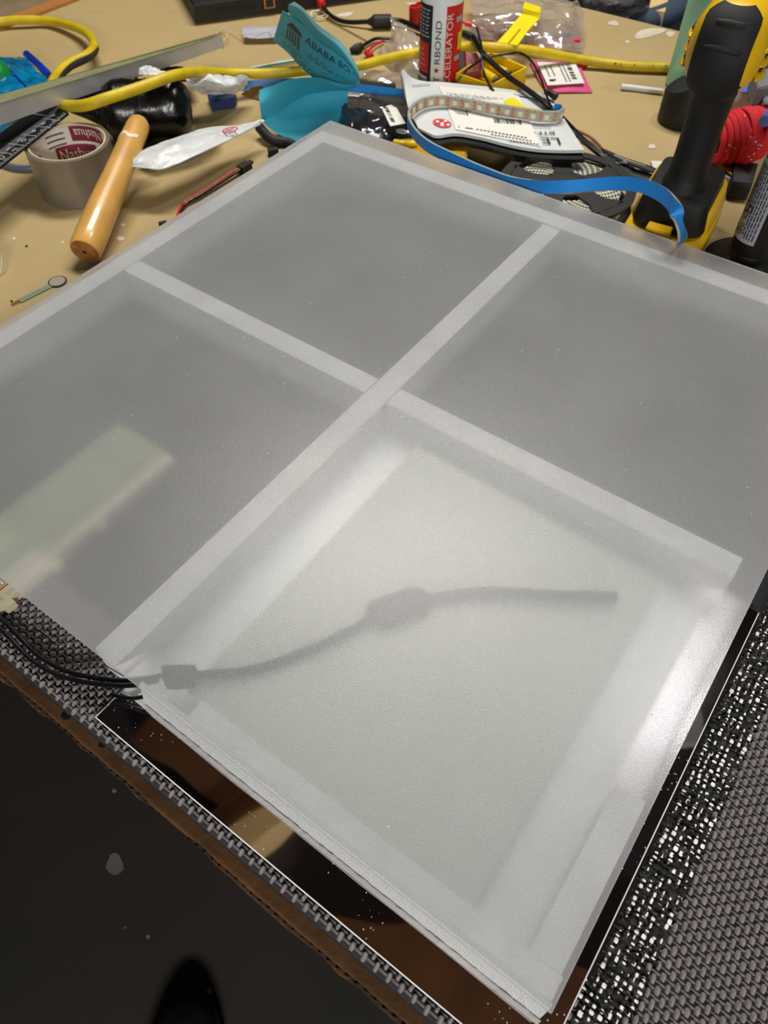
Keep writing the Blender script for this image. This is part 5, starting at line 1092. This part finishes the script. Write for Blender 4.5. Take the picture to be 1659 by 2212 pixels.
for k in range(11):
    d_ = -86 + k * 8; z = .105
    while z > .036:
        l_ = rg.uniform(.002, .008); z2 = max(.034, z - l_)
        if not (.048 < z < .066 and k < 6): fp.add([ont(d_, z, .0207), ont(d_ + 3.0, z, .0207), ont(d_ + 3.0, z2, .0207), ont(d_, z2, .0207)], [(0, 1, 2, 3)])
        z = z2 - .001
build(fp, 'fine_print', 'ink', tt, kind='stuff')
m_ = MB(); 
for (dd_, zz_, r_) in ((-62, .062, 1.), (-52, .056, .8), (-44, .062, .7)): m_.tube([ont(dd_ + 9 * r_ * math.cos(t), zz_ + .006 * r_ * math.sin(t), .0208) for t in np.linspace(0, 6.283, 16)], .0003, 5, False)
build(m_, 'drawn_figure', 'ink', tt)
# force sensor
fs_ = thing('round_film_sensor', 'small round film sensor with green tail on the bench at left', 'sensor', P(100, 620, 0))
sc_ = P(124, 608, .001); build(MB().lathe(sc_ - VZ * .0006, VZ, [(.0093, 0), (.0093, .0006)], 32), 'rim', 'ink', fs_); build(MB().lathe(sc_, VZ, [(.0078, 0), (.0078, .0004)], 32), 'pad', 'sensor_grey', fs_)
a_f, b_f = P(110, 616, .001), P(42, 650, .001); d_f = b_f - a_f; n_f = np.array([-d_f[1], d_f[0], 0]); n_f /= np.linalg.norm(n_f)
build(MB().prism([a_f + n_f * .0035, b_f + n_f * .0035, b_f - n_f * .0035, a_f - n_f * .0035], .0005), 'tail', 'sensor_green', fs_)
for k in (-1, 1): build(MB().prism([a_f + n_f * (.0016 * k + .0006) + VZ * .0003, b_f + n_f * (.0016 * k + .0006) + VZ * .0003, b_f + n_f * (.0016 * k - .0006) + VZ * .0003, a_f + n_f * (.0016 * k - .0006) + VZ * .0003], .0003), 'trace', 'sensor_grey', fs_); build(MB().tube([b_f + n_f * .0016 * k, b_f + d_f * .25 + n_f * .0012 * k], .0004, 6), 'pin', 'amber_wire', fs_)
tag(build(MB().prism([P(-40, 535, .02), P(2, 545, .02), P(14, 575, .004), P(0, 588, .004), P(-40, 600, .004)], .0035, bev=.001), 'pale_plastic_box', 'bread', None), 'corner of a pale plastic box at the left edge', 'lid')
tag(build(MB().box(P(352, 484, .003), (.004, .002, 0), (-.0008, .002, 0), (0, 0, .0025)), 'black_chip', 'black_matt', None), 'tiny black component peeking past the sheet edge', 'component')

# ================================================================ BEYOND THE BENCH
tk = thing('lumber_stack', 'old wooden planks stacked beyond the far left bench edge', 'lumber', W(1400, 700, FZ))
build(MB().boxuv(1304, 1400, -36, 1300, -.04, .0), 'board', 'grey_wood', tk); build(MB().boxuv(1404, 1600, -36, 1300, -.045, -.005), 'board', 'brown_wood', tk)
for u_ in (1330, 1560):
    for v_ in (100, 1200): build(MB().boxuv(u_ - 20, u_ + 20, v_ - 20, v_ + 20, FZ, -.0455), 'post', 'brown_wood', tk)
zc = -.12; ch = thing('desk_chair', 'blue grey chair arm and dark seat beyond the far bench edge', 'chair', np.append(P(1380, 40, -.3)[:2], FZ))
build(MB().tube(path([(1320, 60, zc), (1370, 52, zc), (1420, 40, zc), (1460, 20, zc), (1500, -20, zc)]), .022, 14), 'armrest', 'chair_blue', ch, True)
b0 = P(1400, 30, -.4); build(MB().prism([P(1240, 20, -.33), P(1540, 90, -.33), P(1600, -80, -.33), P(1240, -90, -.33)], .08, bev=.01), 'seat', 'dark_fill', ch)
ps = P(1500, 10, -.3); 
build(MB().tube([P(1430, 20, -.33), P(1435, 30, -.13)], .015, 12), 'arm_post', 'dark_fill', ch, True); sc0 = P(1420, 20, -.41); build(MB().tube([sc0, [sc0[0], sc0[1], FZ + .05]], .025, 16), 'column', 'dark_fill', ch, True)
for k in range(5): t = k * 1.2566; build(MB().tube([[sc0[0], sc0[1], FZ + .06], [sc0[0] + .28 * math.cos(t), sc0[1] + .28 * math.sin(t), FZ + .03]], [.022, .012], 8), 'foot', 'dark_fill', ch, True)
tag(build(MB().sheet(loft([[(1262, -18, -.06), (1310, -18, -.05), (1370, -10, -.06)], [(1258, 12, -.07), (1300, 20, -.07), (1390, 14, -.08)], [(1300, 30, -.1), (1340, 42, -.1), (1400, 36, -.12)]], 26, 30, .006, 71), .001), 'bubble_wrap', 'bubble', None, True), 'crumpled bubble wrap hanging beyond the far bench edge', 'bubble wrap')
tag(build(MB().prism([P(1412, -30, -.10), P(1452, -30, -.10), P(1436, 26, -.10), P(1402, 20, -.10)], .03), 'wood_offcut', 'pale_plank', None), 'tan wooden offcut beside the chair arm', 'wood')
# shoe on the floor
s0 = P(440, 2210, FZ); s0 = P(385, 2445, FZ); sh = thing('shoe', 'dark shoe toe on the floor at the bottom edge', 'shoe', np.append(s0[:2], FZ))
def shoe_ring(z, g, L0=.15): return [np.array([s0[0] + (.062 - g) * abs(math.cos(t)) ** .8 * (1 if math.cos(t) > 0 else -1), s0[1] + (L0 - g) * math.sin(t), z]) for t in np.linspace(0, 6.283, 41)[:-1]]
rs_ = [shoe_ring(FZ + .001, .004), shoe_ring(FZ + .012, 0), shoe_ring(FZ + .026, .001)]; vs = [p for q in rs_ for p in q]; K = 40
build(MB().add(vs, [(i * K + j, i * K + (j + 1) % K, (i + 1) * K + (j + 1) % K, (i + 1) * K + j) for i in range(2) for j in range(K)] + [tuple(range(K))[::-1], tuple(range(2 * K, 3 * K))]), 'sole', 'sole', sh, True)
rs_ = [shoe_ring(FZ + .0262, .003), shoe_ring(FZ + .045, .006), shoe_ring(FZ + .062, .016), [p + [0, -.03, 0] for p in shoe_ring(FZ + .078, .03)], [p + [0, -.06, 0] for p in shoe_ring(FZ + .09, .034, .09)]]; vs = [p for q in rs_ for p in q]
build(MB().add(vs, [(i * K + j, i * K + (j + 1) % K, (i + 1) * K + (j + 1) % K, (i + 1) * K + j) for i in range(4) for j in range(K)] + [tuple(range(K))[::-1], tuple(range(4 * K, 5 * K))]), 'upper', 'shoe', sh, True)
ring = [P(248 + 18 * math.cos(t) * (1 + .2 * math.sin(3 * t)), 1866 + 24 * math.sin(t), FZ + .0012) for t in np.linspace(0, 6, 14)]
tag(build(MB().prism(ring, .001), 'floor_stain', 'floor_mark', None), 'pale paint spot on the dark floor', 'stain')
ring = [P(1 + 14 * math.cos(t), 1905 + 10 * math.sin(t), FZ + .0012) for t in np.linspace(0, 6, 9)]

for o in bpy.data.objects:
    for k in ('_o', '_isroot'):
        if k in o: del o[k]
